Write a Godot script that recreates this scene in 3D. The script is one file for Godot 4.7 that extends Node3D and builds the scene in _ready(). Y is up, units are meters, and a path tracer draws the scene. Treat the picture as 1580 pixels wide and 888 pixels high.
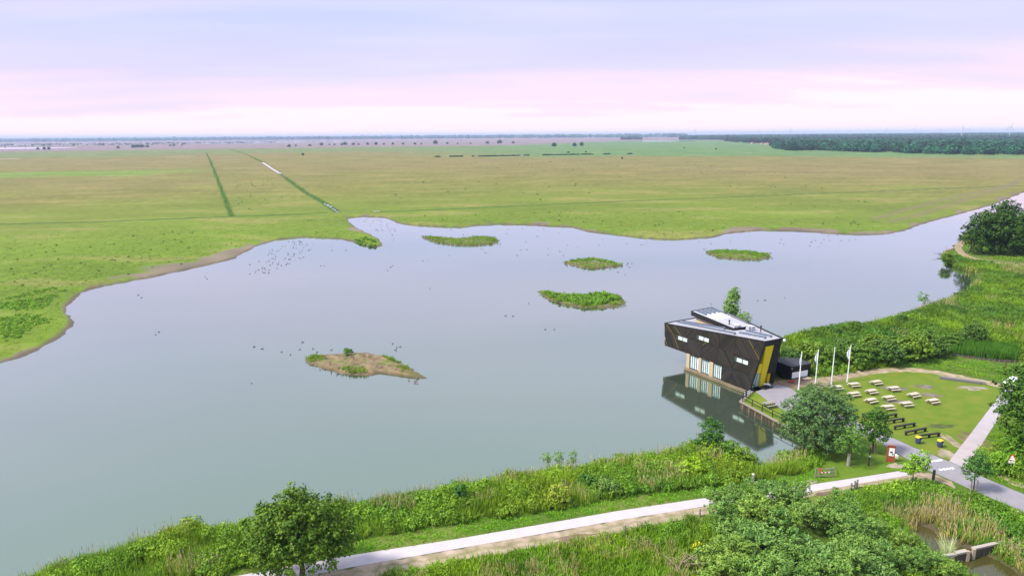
extends Node3D
# A nature reserve seen from about 42 m up: a shallow lake with islets, a black timber
# visitor centre on its shore, a picnic lawn, roads, willow scrub, and a meadow to the horizon.
# Metres, y up, lake level at y = 0, land at y = 0.9.

const LAND := 0.9
const LEAF_TONE := Color(1.46, 1.50, 0.92)
const BLADE_TONE := Color(1.38, 1.42, 0.86)
var rng := RandomNumberGenerator.new()
var noise_a := FastNoiseLite.new()
var noise_b := FastNoiseLite.new()
var noise_c := FastNoiseLite.new()
var used := {}
var mats := {}


# ---------------------------------------------------------------- mesh helper
class MB:
	var st := SurfaceTool.new()
	func _init() -> void:
		st.begin(Mesh.PRIMITIVE_TRIANGLES)
		st.set_smooth_group(-1)
	func col(r: float, g: float, b: float) -> MB:
		st.set_color(Color(r, g, b))
		return self
	func colc(c: Color) -> MB:
		st.set_color(c)
		return self
	func smooth(on: bool) -> MB:
		st.set_smooth_group(0 if on else -1)
		return self
	func tri(a: Vector3, b: Vector3, c: Vector3) -> void:
		st.add_vertex(a)
		st.add_vertex(b)
		st.add_vertex(c)
	func quad(a: Vector3, b: Vector3, c: Vector3, d: Vector3) -> void:
		tri(a, b, c)
		tri(a, c, d)
	func box(at: Vector3, size: Vector3, turn := Basis()) -> MB:
		var e := []
		for k in 8:
			e.append(at + turn * Vector3((0.5 if k & 1 else -0.5) * size.x, (0.5 if k & 2 else -0.5) * size.y, (0.5 if k & 4 else -0.5) * size.z))
		for f in [[0, 1, 3, 2], [5, 4, 6, 7], [4, 0, 2, 6], [1, 5, 7, 3], [2, 3, 7, 6], [4, 5, 1, 0]]:
			quad(e[f[0]], e[f[1]], e[f[2]], e[f[3]])
		return self
	func beam(a: Vector3, b: Vector3, wide: float, high: float) -> MB:
		var d := b - a
		var x := d.normalized()
		var up := Vector3.UP if absf(x.y) < 0.95 else Vector3.RIGHT
		var z := x.cross(up).normalized()
		var y := z.cross(x)
		return box((a + b) / 2.0, Vector3(d.length(), high, wide), Basis(x, y, z))
	func tube(pts: Array, radii: Array, sides := 8) -> MB:
		smooth(true)
		var rings := []
		for k in pts.size():
			var d: Vector3 = (pts[mini(k + 1, pts.size() - 1)] - pts[maxi(k - 1, 0)]).normalized()
			var n := d.cross(Vector3.RIGHT if absf(d.x) < 0.8 else Vector3.FORWARD).normalized()
			var o := d.cross(n)
			var ring := []
			for s in sides:
				var t := TAU * s / sides
				ring.append(pts[k] + (n * cos(t) + o * sin(t)) * radii[k])
			rings.append(ring)
		for k in pts.size() - 1:
			for s in sides:
				var q := (s + 1) % sides
				quad(rings[k][s], rings[k + 1][s], rings[k + 1][q], rings[k][q])
		smooth(false)
		var top: Array = rings[-1]
		for s in range(1, sides - 1):
			tri(top[0], top[s + 1], top[s])
			tri(rings[0][0], rings[0][s], rings[0][s + 1])
		return self
	func ball(at: Vector3, r: Vector3, n := 8, m := 5) -> MB:
		smooth(true)
		for j in m:
			for i in n:
				var q := []
				for d in [[0, 0], [1, 0], [1, 1], [0, 1]]:
					var a: float = TAU * (i + d[0]) / n
					var b: float = PI * (float(j + d[1]) / m - 0.5)
					q.append(at + Vector3(cos(a) * cos(b) * r.x, sin(b) * r.y, sin(a) * cos(b) * r.z))
				quad(q[0], q[1], q[2], q[3])
		smooth(false)
		return self
	# a flat outline (x, y) given thickness; place(p, d) puts it into space
	func plate(poly: PackedVector2Array, place: Callable, d0: float, d1: float) -> MB:
		var ids := Geometry2D.triangulate_polygon(poly)
		for k in range(0, ids.size(), 3):
			tri(place.call(poly[ids[k]], d1), place.call(poly[ids[k + 1]], d1), place.call(poly[ids[k + 2]], d1))
			tri(place.call(poly[ids[k]], d0), place.call(poly[ids[k + 2]], d0), place.call(poly[ids[k + 1]], d0))
		for k in poly.size():
			var q := (k + 1) % poly.size()
			quad(place.call(poly[k], d0), place.call(poly[q], d0), place.call(poly[q], d1), place.call(poly[k], d1))
		return self
	# a four-cornered sheet with some thickness
	func quadded(c: Array, off: Vector3) -> MB:
		quad(c[0] + off, c[1] + off, c[2] + off, c[3] + off)
		quad(c[3], c[2], c[1], c[0])
		for k in 4:
			quad(c[k], c[(k + 1) % 4], c[(k + 1) % 4] + off, c[k] + off)
		return self
	func done() -> ArrayMesh:
		st.generate_normals()
		return st.commit()


# ---------------------------------------------------------------- naming and placing
func numbered(called: String) -> String:
	used[called] = used.get(called, -1) + 1
	return called if used[called] == 0 else "%s_%03d" % [called, used[called]]


func tag(o: Node3D, label: String, category := "", group := "", kind := "") -> Node3D:
	if label:
		o.set_meta("label", label)
	if category:
		o.set_meta("category", category)
	if group:
		o.set_meta("group", group)
	if kind:
		o.set_meta("kind", kind)
	return o


func mi(called: String, mesh: Mesh, m: Material, parent: Node = null) -> MeshInstance3D:
	var o := MeshInstance3D.new()
	o.mesh = mesh
	o.material_override = m
	if parent == null:
		o.name = numbered(called)
		add_child(o)
	else:
		o.name = called
		parent.add_child(o, true)
	return o


func thing(called: String, label: String, category: String, at: Vector3, turn := 0.0, group := "") -> Node3D:
	var o := Node3D.new()
	o.name = numbered(called)
	add_child(o)
	o.position = at
	o.rotation.y = turn
	tag(o, label, category, group)
	return o


func copy(src: Node3D, called: String, label: String, at: Vector3, turn := 0.0, size := Vector3.ONE) -> Node3D:
	var o: Node3D = src.duplicate()
	o.name = numbered(called)
	add_child(o)
	o.position = at
	o.rotation = Vector3(0, turn, 0)
	o.scale = size
	o.set_meta("label", label)
	return o


func ground(called: String, mesh: Mesh, m: Material, label := "") -> MeshInstance3D:
	var o := mi(called, mesh, m)
	tag(o, label, "", "", "structure")
	return o


func v2s(a: Array) -> PackedVector2Array:
	var out := PackedVector2Array()
	for k in range(0, a.size(), 2):
		out.append(Vector2(a[k], a[k + 1]))
	return out


func rf(a: float, b: float) -> float:
	return rng.randf_range(a, b)


func mix(a: Color, b: Color, t: float) -> Color:
	return a.lerp(b, clampf(t, 0, 1))


# ---------------------------------------------------------------- materials
func noise_tex(freq: float, lo: Color, hi: Color, octaves := 4, sd := 1, size := 512) -> NoiseTexture2D:
	var n := FastNoiseLite.new()
	n.noise_type = FastNoiseLite.TYPE_SIMPLEX_SMOOTH
	n.frequency = freq
	n.fractal_octaves = octaves
	n.seed = sd
	var g := Gradient.new()
	g.set_color(0, lo)
	g.set_color(1, hi)
	var t := NoiseTexture2D.new()
	t.width = size
	t.height = size
	t.seamless = true
	t.noise = n
	t.color_ramp = g
	return t


func paint(r: float, g: float, b: float, rough := 0.8, spec := 0.4) -> StandardMaterial3D:
	var key := "%f %f %f %f" % [r, g, b, rough]
	if mats.has(key):
		return mats[key]
	var m := StandardMaterial3D.new()
	m.albedo_color = Color(r, g, b).linear_to_srgb()
	m.roughness = rough
	m.metallic_specular = spec
	mats[key] = m
	return m


func tinted(rough: float, tex: Texture2D = null, tile := 4.0, tex2: Texture2D = null, tile2 := 30.0, spec := 0.3) -> StandardMaterial3D:
	var m := StandardMaterial3D.new()
	m.vertex_color_use_as_albedo = true
	m.roughness = rough
	m.metallic_specular = spec
	if tex:
		m.albedo_texture = tex
		m.uv1_triplanar = true
		m.uv1_world_triplanar = true
		m.uv1_scale = Vector3.ONE / tile
	if tex2:
		m.detail_enabled = true
		m.detail_albedo = tex2
		m.detail_blend_mode = BaseMaterial3D.BLEND_MODE_MUL
		m.detail_uv_layer = BaseMaterial3D.DETAIL_UV_2
		m.uv2_triplanar = true
		m.uv2_world_triplanar = true
		m.uv2_scale = Vector3.ONE / tile2
	return m


func leafy(thin := 0.6) -> StandardMaterial3D:
	var m := StandardMaterial3D.new()
	m.vertex_color_use_as_albedo = true
	m.roughness = 0.55
	m.metallic_specular = 0.3
	m.backlight_enabled = true
	m.backlight = Color(0.85 * thin, thin, 0.45 * thin)
	return m


# ---------------------------------------------------------------- lake outline and distance to the shore
const GX0 := -262
const GZ0 := -640
const GW := 800
const GH := 606
var inside := PackedByteArray()
var shore := PackedFloat32Array()
const BAND := 16.0


func lake_fill(poly: PackedVector2Array) -> void:
	var n := poly.size()
	for j in GH:
		var z := float(GZ0 + j) + 0.001
		var xs := []
		for k in n:
			var a := poly[k]
			var b := poly[(k + 1) % n]
			if (a.y > z) != (b.y > z):
				xs.append(a.x + (z - a.y) / (b.y - a.y) * (b.x - a.x))
		xs.sort()
		for q in range(0, xs.size() - 1, 2):
			for i in range(maxi(0, ceili(xs[q] - GX0)), mini(GW, ceili(xs[q + 1] - GX0))):
				inside[j * GW + i] = 1
	for k in n:
		var a := poly[k]
		var b := poly[(k + 1) % n]
		for j in range(maxi(0, floori(minf(a.y, b.y) - BAND) - GZ0), mini(GH, ceili(maxf(a.y, b.y) + BAND) - GZ0)):
			for i in range(maxi(0, floori(minf(a.x, b.x) - BAND) - GX0), mini(GW, ceili(maxf(a.x, b.x) + BAND) - GX0)):
				var p := Vector2(GX0 + i, GZ0 + j)
				var d := p.distance_to(Geometry2D.get_closest_point_to_segment(p, a, b))
				if d < shore[j * GW + i]:
					shore[j * GW + i] = d


# metres from the waterline: positive on land, negative in the water
func sd(x: float, z: float) -> float:
	var fx := x - GX0
	var fz := z - GZ0
	if fx < 0 or fz < 0 or fx >= GW - 1 or fz >= GH - 1:
		return BAND
	var i := int(fx)
	var j := int(fz)
	var u := fx - i
	var v := fz - j
	var k := j * GW + i
	return lerpf(lerpf(shore[k], shore[k + 1], u), lerpf(shore[k + GW], shore[k + GW + 1], u), v)


func height(x: float, z: float) -> float:
	var d := sd(x, z)
	if d >= BAND:
		return LAND
	d += noise_b.get_noise_2d(x * 4.0, z * 4.0) * 1.2
	return clampf(d * 0.3, -0.7, LAND)


func near_side(x: float, z: float) -> bool:
	return (z > -98.0 and x > -70.0) or (x > 36.0 and z > (-142.0 - (x - 66.0) * 1.24 if x < 205.0 else -314.0 - (x - 205.0) * 0.8))


func off_line(p: Vector2, line: PackedVector2Array) -> float:
	var best := 1e9
	for k in line.size() - 1:
		best = minf(best, p.distance_to(Geometry2D.get_closest_point_to_segment(p, line[k], line[k + 1])))
	return best


# ---------------------------------------------------------------- foliage
func randn() -> float:
	return rng.randf() + rng.randf() + rng.randf() - 1.5


# blobs: [centre, radii]; leaves sit in clumps spread over and inside the blobs
func crown(blobs: Array, clumps: int, rc: float, per: int, leaf: Vector2, c1: Color, c2: Color, sd_: int, low := -0.5, inner := 0.25) -> ArrayMesh:
	rng.seed = sd_
	var total := 0.0
	var mid := Vector3.ZERO
	for b in blobs:
		total += b[1].x * b[1].z + b[1].x * b[1].y
		mid += b[0]
	mid /= blobs.size()
	var n := clumps * per
	var vs := PackedVector3Array()
	var ns := PackedVector3Array()
	var cs := PackedColorArray()
	vs.resize(n * 6)
	ns.resize(n * 6)
	cs.resize(n * 6)
	var at := 0
	for c in clumps:
		var pick := rng.randf() * total
		var bl: Array = blobs[0]
		for b in blobs:
			pick -= b[1].x * b[1].z + b[1].x * b[1].y
			bl = b
			if pick < 0:
				break
		var dir := Vector3(randn(), randn(), randn()).normalized()
		if dir.y < low:
			dir.y = -dir.y
		var deep := rng.randf() < inner
		var stray := not deep and rng.randf() < 0.14
		var pos: Vector3 = bl[0] + dir * bl[1] * (rf(0.2, 0.75) if deep else (rf(1.08, 1.28) if stray else rf(0.8, 1.06)))
		var cc := c1.lerp(c2, rng.randf())
		var rr := rc * (0.6 if stray else rf(0.6, 1.35))
		for k in per:
			var off := Vector3(randn(), randn() * 0.75, randn()) * rr
			var out := (off * 1.2 / rr + dir * 0.6).normalized()
			var nn := (out * 0.7 + Vector3(randn(), randn() + 0.55, randn())).normalized()
			var ax := nn.cross(Vector3(randn(), randn(), randn())).normalized()
			var ay := nn.cross(ax)
			var s := rf(0.7, 1.3)
			var l := ax * leaf.x * s * 0.5
			var w := ay * leaf.y * s * 0.5
			var p := pos + off
			var q := nn * leaf.y * 0.22
			var col := cc * LEAF_TONE * rf(0.8, 1.22)
			var sn := (nn + out * 0.5).normalized()
			var vv := [p - l, p + w + q, p + l, p - l, p + l, p - w + q]
			for e in 6:
				vs[at] = vv[e]
				ns[at] = sn
				cs[at] = col
				at += 1
	var arr := []
	arr.resize(Mesh.ARRAY_MAX)
	arr[Mesh.ARRAY_VERTEX] = vs
	arr[Mesh.ARRAY_NORMAL] = ns
	arr[Mesh.ARRAY_COLOR] = cs
	var mesh := ArrayMesh.new()
	mesh.add_surface_from_arrays(Mesh.PRIMITIVE_TRIANGLES, arr)
	return mesh


func trunk(h: float, r: float, limbs: Array, lean := Vector3.ZERO) -> ArrayMesh:
	var b := MB.new()
	b.col(0.085, 0.07, 0.05)
	var pts := []
	var rad := []
	for k in 5:
		var t := k / 4.0
		pts.append(Vector3(sin(t * 5.0) * r * 0.4, h * t - 0.15, cos(t * 4.0) * r * 0.3 - r * 0.3) + lean * t * t)
		rad.append(r * (1.25 if k == 0 else 1.0 - 0.55 * t))
	b.tube(pts, rad, 8)
	for l in limbs:
		var s: Vector3 = pts[3].lerp(pts[4], rng.randf())
		var m: Vector3 = s.lerp(l, 0.5) + Vector3(0, 0.15 * h, 0) * 0.3
		b.tube([s, m, l], [r * 0.5, r * 0.32, r * 0.1], 6)
	return b.done()


# blades of grass in one tuft: tall, wide, lean; tip colour apart from the foot's
func tuft(blades: int, tall: float, wide: float, lean: float, spread: float, foot: Color, tip: Color, sd_: int, plume := 0.0) -> ArrayMesh:
	rng.seed = sd_
	var b := MB.new()
	b.smooth(false)
	for k in blades:
		var a := rng.randf() * TAU
		var base := Vector3(cos(a), 0, sin(a)) * spread * sqrt(rng.randf())
		var a2 := rng.randf() * TAU
		var side := Vector3(cos(a2), 0, sin(a2)) * wide * 0.5
		var out := (Vector3(cos(a), 0, sin(a)) * 0.6 + Vector3(randn(), 0, randn()) * 0.7) * lean * tall
		var h := tall * rf(0.55, 1.1)
		var m := base + Vector3(0, h * 0.6, 0) + out * 0.35
		var t := base + Vector3(0, h, 0) + out
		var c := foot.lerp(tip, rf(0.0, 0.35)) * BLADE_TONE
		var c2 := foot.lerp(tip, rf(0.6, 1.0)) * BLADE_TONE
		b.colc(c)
		b.st.add_vertex(base - side)
		b.st.add_vertex(base + side)
		b.colc(c2)
		b.st.add_vertex(m + side * 0.9)
		b.colc(c)
		b.st.add_vertex(base - side)
		b.colc(c2)
		b.st.add_vertex(m + side * 0.9)
		b.st.add_vertex(m - side * 0.9)
		b.tri(m - side * 0.9, m + side * 0.9, t)
		if plume > 0 and rng.randf() < plume:
			b.col(0.45, 0.36, 0.24)
			var p := t + Vector3(0, 0.1, 0)
			b.quad(p - side * 1.2, p + out * 0.2 + Vector3(0, -0.15, 0), p + side * 1.2, p + out * 0.3 + Vector3(0, 0.45, 0))
	return b.done()


# one stuff object: copies of a plant over an outline; tint(x, z) colours each
func scatter(called: String, label: String, category: String, mesh: Mesh, m: Material, poly: PackedVector2Array, per_m2: float, size: Vector2, tone: Callable, keep = null, tilt := 0.12, parent: Node = null) -> void:
	var lo := poly[0]
	var hi := poly[0]
	for p in poly:
		lo = lo.min(p)
		hi = hi.max(p)
	var where: Array[Transform3D] = []
	var tones := PackedColorArray()
	for k in int((hi.x - lo.x) * (hi.y - lo.y) * per_m2):
		var p := Vector2(rf(lo.x, hi.x), rf(lo.y, hi.y))
		if not Geometry2D.is_point_in_polygon(p, poly):
			continue
		var y := height(p.x, p.y)
		if parent != null:
			y = 0.3
		if y < 0.06 or (keep != null and not keep.call(p)):
			continue
		var s := rf(size.x, size.y)
		var bs := Basis(Vector3(rf(-1, 1), 0, rf(-1, 1)).normalized(), rf(0, tilt)) * Basis(Vector3.UP, rf(0, TAU))
		where.append(Transform3D(bs * Basis.from_scale(Vector3(s, s * rf(0.8, 1.25), s)), Vector3(p.x, y - 0.03, p.y)))
		tones.append(tone.call(p))
	field(called, label, category, mesh, m, where, tones, parent)


func field(called: String, label: String, category: String, mesh: Mesh, m: Material, where: Array[Transform3D], tones: PackedColorArray, parent: Node = null) -> void:
	if where.size() < 9:
		return
	var mm := MultiMesh.new()
	mm.transform_format = MultiMesh.TRANSFORM_3D
	mm.use_colors = true
	mm.mesh = mesh
	mm.instance_count = where.size()
	for k in where.size():
		mm.set_instance_transform(k, where[k])
		mm.set_instance_color(k, tones[k])
	var o := MultiMeshInstance3D.new()
	o.multimesh = mm
	o.material_override = m
	if parent == null:
		o.name = numbered(called)
		add_child(o)
		tag(o, label, category, "", "stuff")
	else:
		o.name = called
		parent.add_child(o, true)
		tag(o, "", "", "", "stuff")


func flat(poly: PackedVector2Array, y: float, c: Color, rim := 0.0) -> ArrayMesh:
	var b := MB.new()
	b.colc(c)
	var ids := Geometry2D.triangulate_polygon(poly)
	for k in range(0, ids.size(), 3):
		var q := [poly[ids[k]], poly[ids[k + 1]], poly[ids[k + 2]]]
		if (q[1] - q[0]).cross(q[2] - q[0]) < 0:
			q.reverse()
		b.tri(Vector3(q[0].x, y, q[0].y), Vector3(q[1].x, y, q[1].y), Vector3(q[2].x, y, q[2].y))
	return b.done()


func resample(line: PackedVector2Array, n: int) -> PackedVector2Array:
	var total := 0.0
	for k in line.size() - 1:
		total += line[k].distance_to(line[k + 1])
	var out := PackedVector2Array()
	for i in n:
		var want := total * i / (n - 1)
		var k := 0
		while k < line.size() - 2 and want > line[k].distance_to(line[k + 1]):
			want -= line[k].distance_to(line[k + 1])
			k += 1
		out.append(line[k].lerp(line[k + 1], minf(1.0, want / maxf(0.001, line[k].distance_to(line[k + 1])))))
	return out


# a road sheet between its two edges; tone(u, v) colours it, wobble frays the edges
func ribbon(left: PackedVector2Array, right: PackedVector2Array, y: float, n: int, across: int, tone: Callable, wobble := 0.0) -> ArrayMesh:
	var l := resample(left, n)
	var r := resample(right, n)
	var b := MB.new()
	b.smooth(true)
	var rows := []
	for k in n:
		var row := []
		var w0 := noise_c.get_noise_2d(l[k].x * 9.0, l[k].y * 9.0) * wobble
		var w1 := noise_c.get_noise_2d(r[k].x * 9.0 + 50.0, r[k].y * 9.0) * wobble
		var d := (r[k] - l[k]).normalized()
		for a in across + 1:
			var p := (l[k] + d * w0).lerp(r[k] + d * w1, float(a) / across)
			row.append([Vector3(p.x, y, p.y), tone.call(float(a) / across, float(k) / (n - 1))])
		rows.append(row)
	for k in n - 1:
		for a in across:
			for e in [[0, 0], [0, 1], [1, 1], [0, 0], [1, 1], [1, 0]]:
				var q: Array = rows[k + e[0]][a + e[1]]
				b.colc(q[1])
				b.st.add_vertex(q[0])
	return b.done()


func along(line: PackedVector2Array, wide: float) -> Array:
	var l := PackedVector2Array()
	var r := PackedVector2Array()
	for k in line.size():
		var d := (line[mini(k + 1, line.size() - 1)] - line[maxi(k - 1, 0)]).normalized()
		var s := Vector2(-d.y, d.x) * wide * 0.5
		l.append(line[k] - s)
		r.append(line[k] + s)
	return [l, r]


# ================================================================ the scene
func _ready() -> void:
	noise_a.seed = 3
	noise_a.frequency = 0.006
	noise_a.fractal_octaves = 4
	noise_b.seed = 8
	noise_b.frequency = 0.03
	noise_b.fractal_octaves = 3
	noise_c.seed = 21
	noise_c.frequency = 0.05
	noise_c.fractal_octaves = 2
	rng.seed = 11
	view_and_light()
	materials()
	lake_and_land()
	roads()
	building()
	quay()
	cabin()
	islands()
	far_country()
	trees()
	plants()
	lawn_things()
	roadside()
	weir()
	birds()


func view_and_light() -> void:
	var cam := Camera3D.new()
	cam.name = "camera"
	add_child(cam)
	cam.transform = Transform3D(Basis(Vector3(0.999969, -0.007709, 0.001728), Vector3(0.007900, 0.975763, -0.218689), Vector3(0.000000, 0.218696, 0.975793)), Vector3(0, 42, 0))
	cam.fov = 45.726
	cam.near = 0.5
	cam.far = 80000.0
	cam.current = true
	var env := Environment.new()
	env.background_mode = Environment.BG_SKY
	env.tonemap_mode = Environment.TONE_MAPPER_LINEAR
	env.tonemap_exposure = EXPOSURE
	env.ambient_light_source = Environment.AMBIENT_SOURCE_SKY
	env.sdfgi_enabled = true
	env.ssao_enabled = true
	env.ssil_enabled = true
	env.fog_enabled = true
	env.fog_density = 0.00007
	env.fog_light_color = Color(0.78, 0.84, 1.0)
	var sky := Sky.new()
	var pano := PanoramaSkyMaterial.new()
	pano.panorama = ImageTexture.create_from_image(evening_sky())
	sky.sky_material = pano
	env.sky = sky
	var we := WorldEnvironment.new()
	we.name = "environment"
	we.environment = env
	add_child(we)
	# the sun stands behind thin cloud, to the left
	var sun := DirectionalLight3D.new()
	sun.name = "sun"
	sun.light_color = Color(1.0, 0.965, 0.9)
	sun.light_energy = 1.1
	sun.light_angular_distance = 10.0
	sun.shadow_enabled = true
	add_child(sun)
	sun.rotation = Vector3(deg_to_rad(-52.0), deg_to_rad(-72.0), 0)


const EXPOSURE := 2.2

# thin cloud veils: lavender above, pink lower down, near white at the horizon ahead
func evening_sky() -> Image:
	var w := 2048
	var h := 1024
	var im := Image.create_empty(w, h, false, Image.FORMAT_RGBF)
	var n := FastNoiseLite.new()
	n.seed = 5
	n.frequency = 1.0
	n.fractal_octaves = 5
	var n2 := FastNoiseLite.new()
	n2.seed = 9
	n2.frequency = 1.0
	n2.fractal_octaves = 3
	var white := Color(1.65, 1.48, 1.55)
	var pink := Color(1.08, 0.86, 1.02)
	var lav := Color(0.80, 0.76, 1.04)
	var blue := Color(0.66, 0.72, 1.02)
	var high := Color(0.66, 0.73, 0.90)
	for j in h / 2 + 2:
		var el := 90.0 - (j + 0.5) * 180.0 / h
		var e := deg_to_rad(el)
		for i in w:
			var az := (i + 0.5) * TAU / w - PI
			# clouds drawn on a flat layer overhead, so that they crowd together towards the horizon
			var k := 1.0 / (sin(maxf(e, 0.0)) + 0.07)
			var px := sin(az) * cos(e) * k
			var pz := cos(az) * cos(e) * k
			var c1 := n.get_noise_2d(px * 0.35, pz * 0.9)
			var c2 := n2.get_noise_2d(px * 0.12 + 7.0, pz * 0.3)
			var ahead := cos(az + 0.35) * 0.5 + 0.5
			var lift := el + c1 * 1.6 + c2 * 1.8 - (ahead - 0.75) * 3.0
			var c := white.lerp(pink, maxf(smoothstep(2.5, 4.9, lift), 0.8 * (1.0 - smoothstep(0.4, 0.8, ahead))))
			c = c.lerp(lav, smoothstep(4.5, 7.8, lift))
			c = c.lerp(blue, smoothstep(6.0, 10.5, lift) * clampf(0.55 - c2 * 1.1 - c1 * 0.5, 0, 1))
			c = c.lerp(high, smoothstep(10.0, 30.0, el) * 0.8)
			c = c * maxf(1.0, (1.0 + 2.0 * sin(e)) / 1.36) * (1.0 + 0.06 * c1 * smoothstep(1.0, 5.0, el))
			c = c * (1.0 / EXPOSURE)
			im.set_pixel(i, j, Color(c.r, c.g, c.b))
	for j in range(h / 2 + 2, h):
		for i in w:
			im.set_pixel(i, j, Color(0.12, 0.14, 0.1))
	return im


var leaf_mat: StandardMaterial3D
var grass_mat: StandardMaterial3D
var ground_mat: StandardMaterial3D
var lawn_mat: StandardMaterial3D
var road_mat: StandardMaterial3D
var sand_mat: StandardMaterial3D
var water_mat: StandardMaterial3D
var wood_mat: StandardMaterial3D
var black_wood: StandardMaterial3D


func materials() -> void:
	leaf_mat = leafy(0.6)
	grass_mat = leafy(0.7)
	var grain := noise_tex(0.03, Color(0.72, 0.72, 0.72), Color(1, 1, 1), 5, 2)
	var broad := noise_tex(0.008, Color(0.70, 0.72, 0.62), Color(1, 0.98, 1), 4, 7)
	ground_mat = tinted(0.95, grain, 5.0)
	lawn_mat = tinted(0.95, noise_tex(0.05, Color(0.80, 0.80, 0.72), Color(1, 1, 1), 5, 12), 3.0, noise_tex(0.010, Color(0.77, 0.89, 0.66), Color(1.0, 0.94, 0.95), 5, 33), 17.0)
	road_mat = tinted(0.85, noise_tex(0.06, Color(0.92, 0.92, 0.92), Color(1, 1, 1), 5, 4), 2.5, noise_tex(0.015, Color(0.94, 0.935, 0.935), Color(1, 1, 1), 4, 14), 14.0)
	sand_mat = tinted(0.95, noise_tex(0.06, Color(0.78, 0.76, 0.74), Color(1, 1, 1), 5, 5), 2.0, broad, 9.0)
	wood_mat = tinted(0.8, noise_tex(0.05, Color(0.8, 0.79, 0.78), Color(1, 1, 1), 4, 6), 0.8)
	black_wood = tinted(0.7, noise_tex(0.05, Color(0.75, 0.75, 0.75), Color(1, 1, 1), 4, 16), 0.9)
	water_mat = StandardMaterial3D.new()
	water_mat.albedo_color = Color(0.185, 0.260, 0.180).linear_to_srgb()
	water_mat.metallic = 0.86
	water_mat.roughness = 0.05
	water_mat.metallic_specular = 0.75
	water_mat.clearcoat_enabled = true
	water_mat.clearcoat = 1.0
	water_mat.clearcoat_roughness = 0.04
	water_mat.normal_enabled = true
	var n := FastNoiseLite.new()
	n.frequency = 0.03
	n.fractal_octaves = 4
	n.seed = 4
	var t := NoiseTexture2D.new()
	t.width = 1024
	t.height = 1024
	t.seamless = true
	t.as_normal_map = true
	t.bump_strength = 4.0
	t.noise = n
	water_mat.normal_texture = t
	water_mat.normal_scale = 0.05
	water_mat.uv1_triplanar = true
	water_mat.uv1_world_triplanar = true
	water_mat.uv1_scale = Vector3(1.0 / 11.0, 1.0 / 11.0, 1.0 / 11.0)


# ---------------------------------------------------------------- water and land
var lake_line: PackedVector2Array
var pond_line: PackedVector2Array
var ditch_lines := []
var tracks := []


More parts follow.
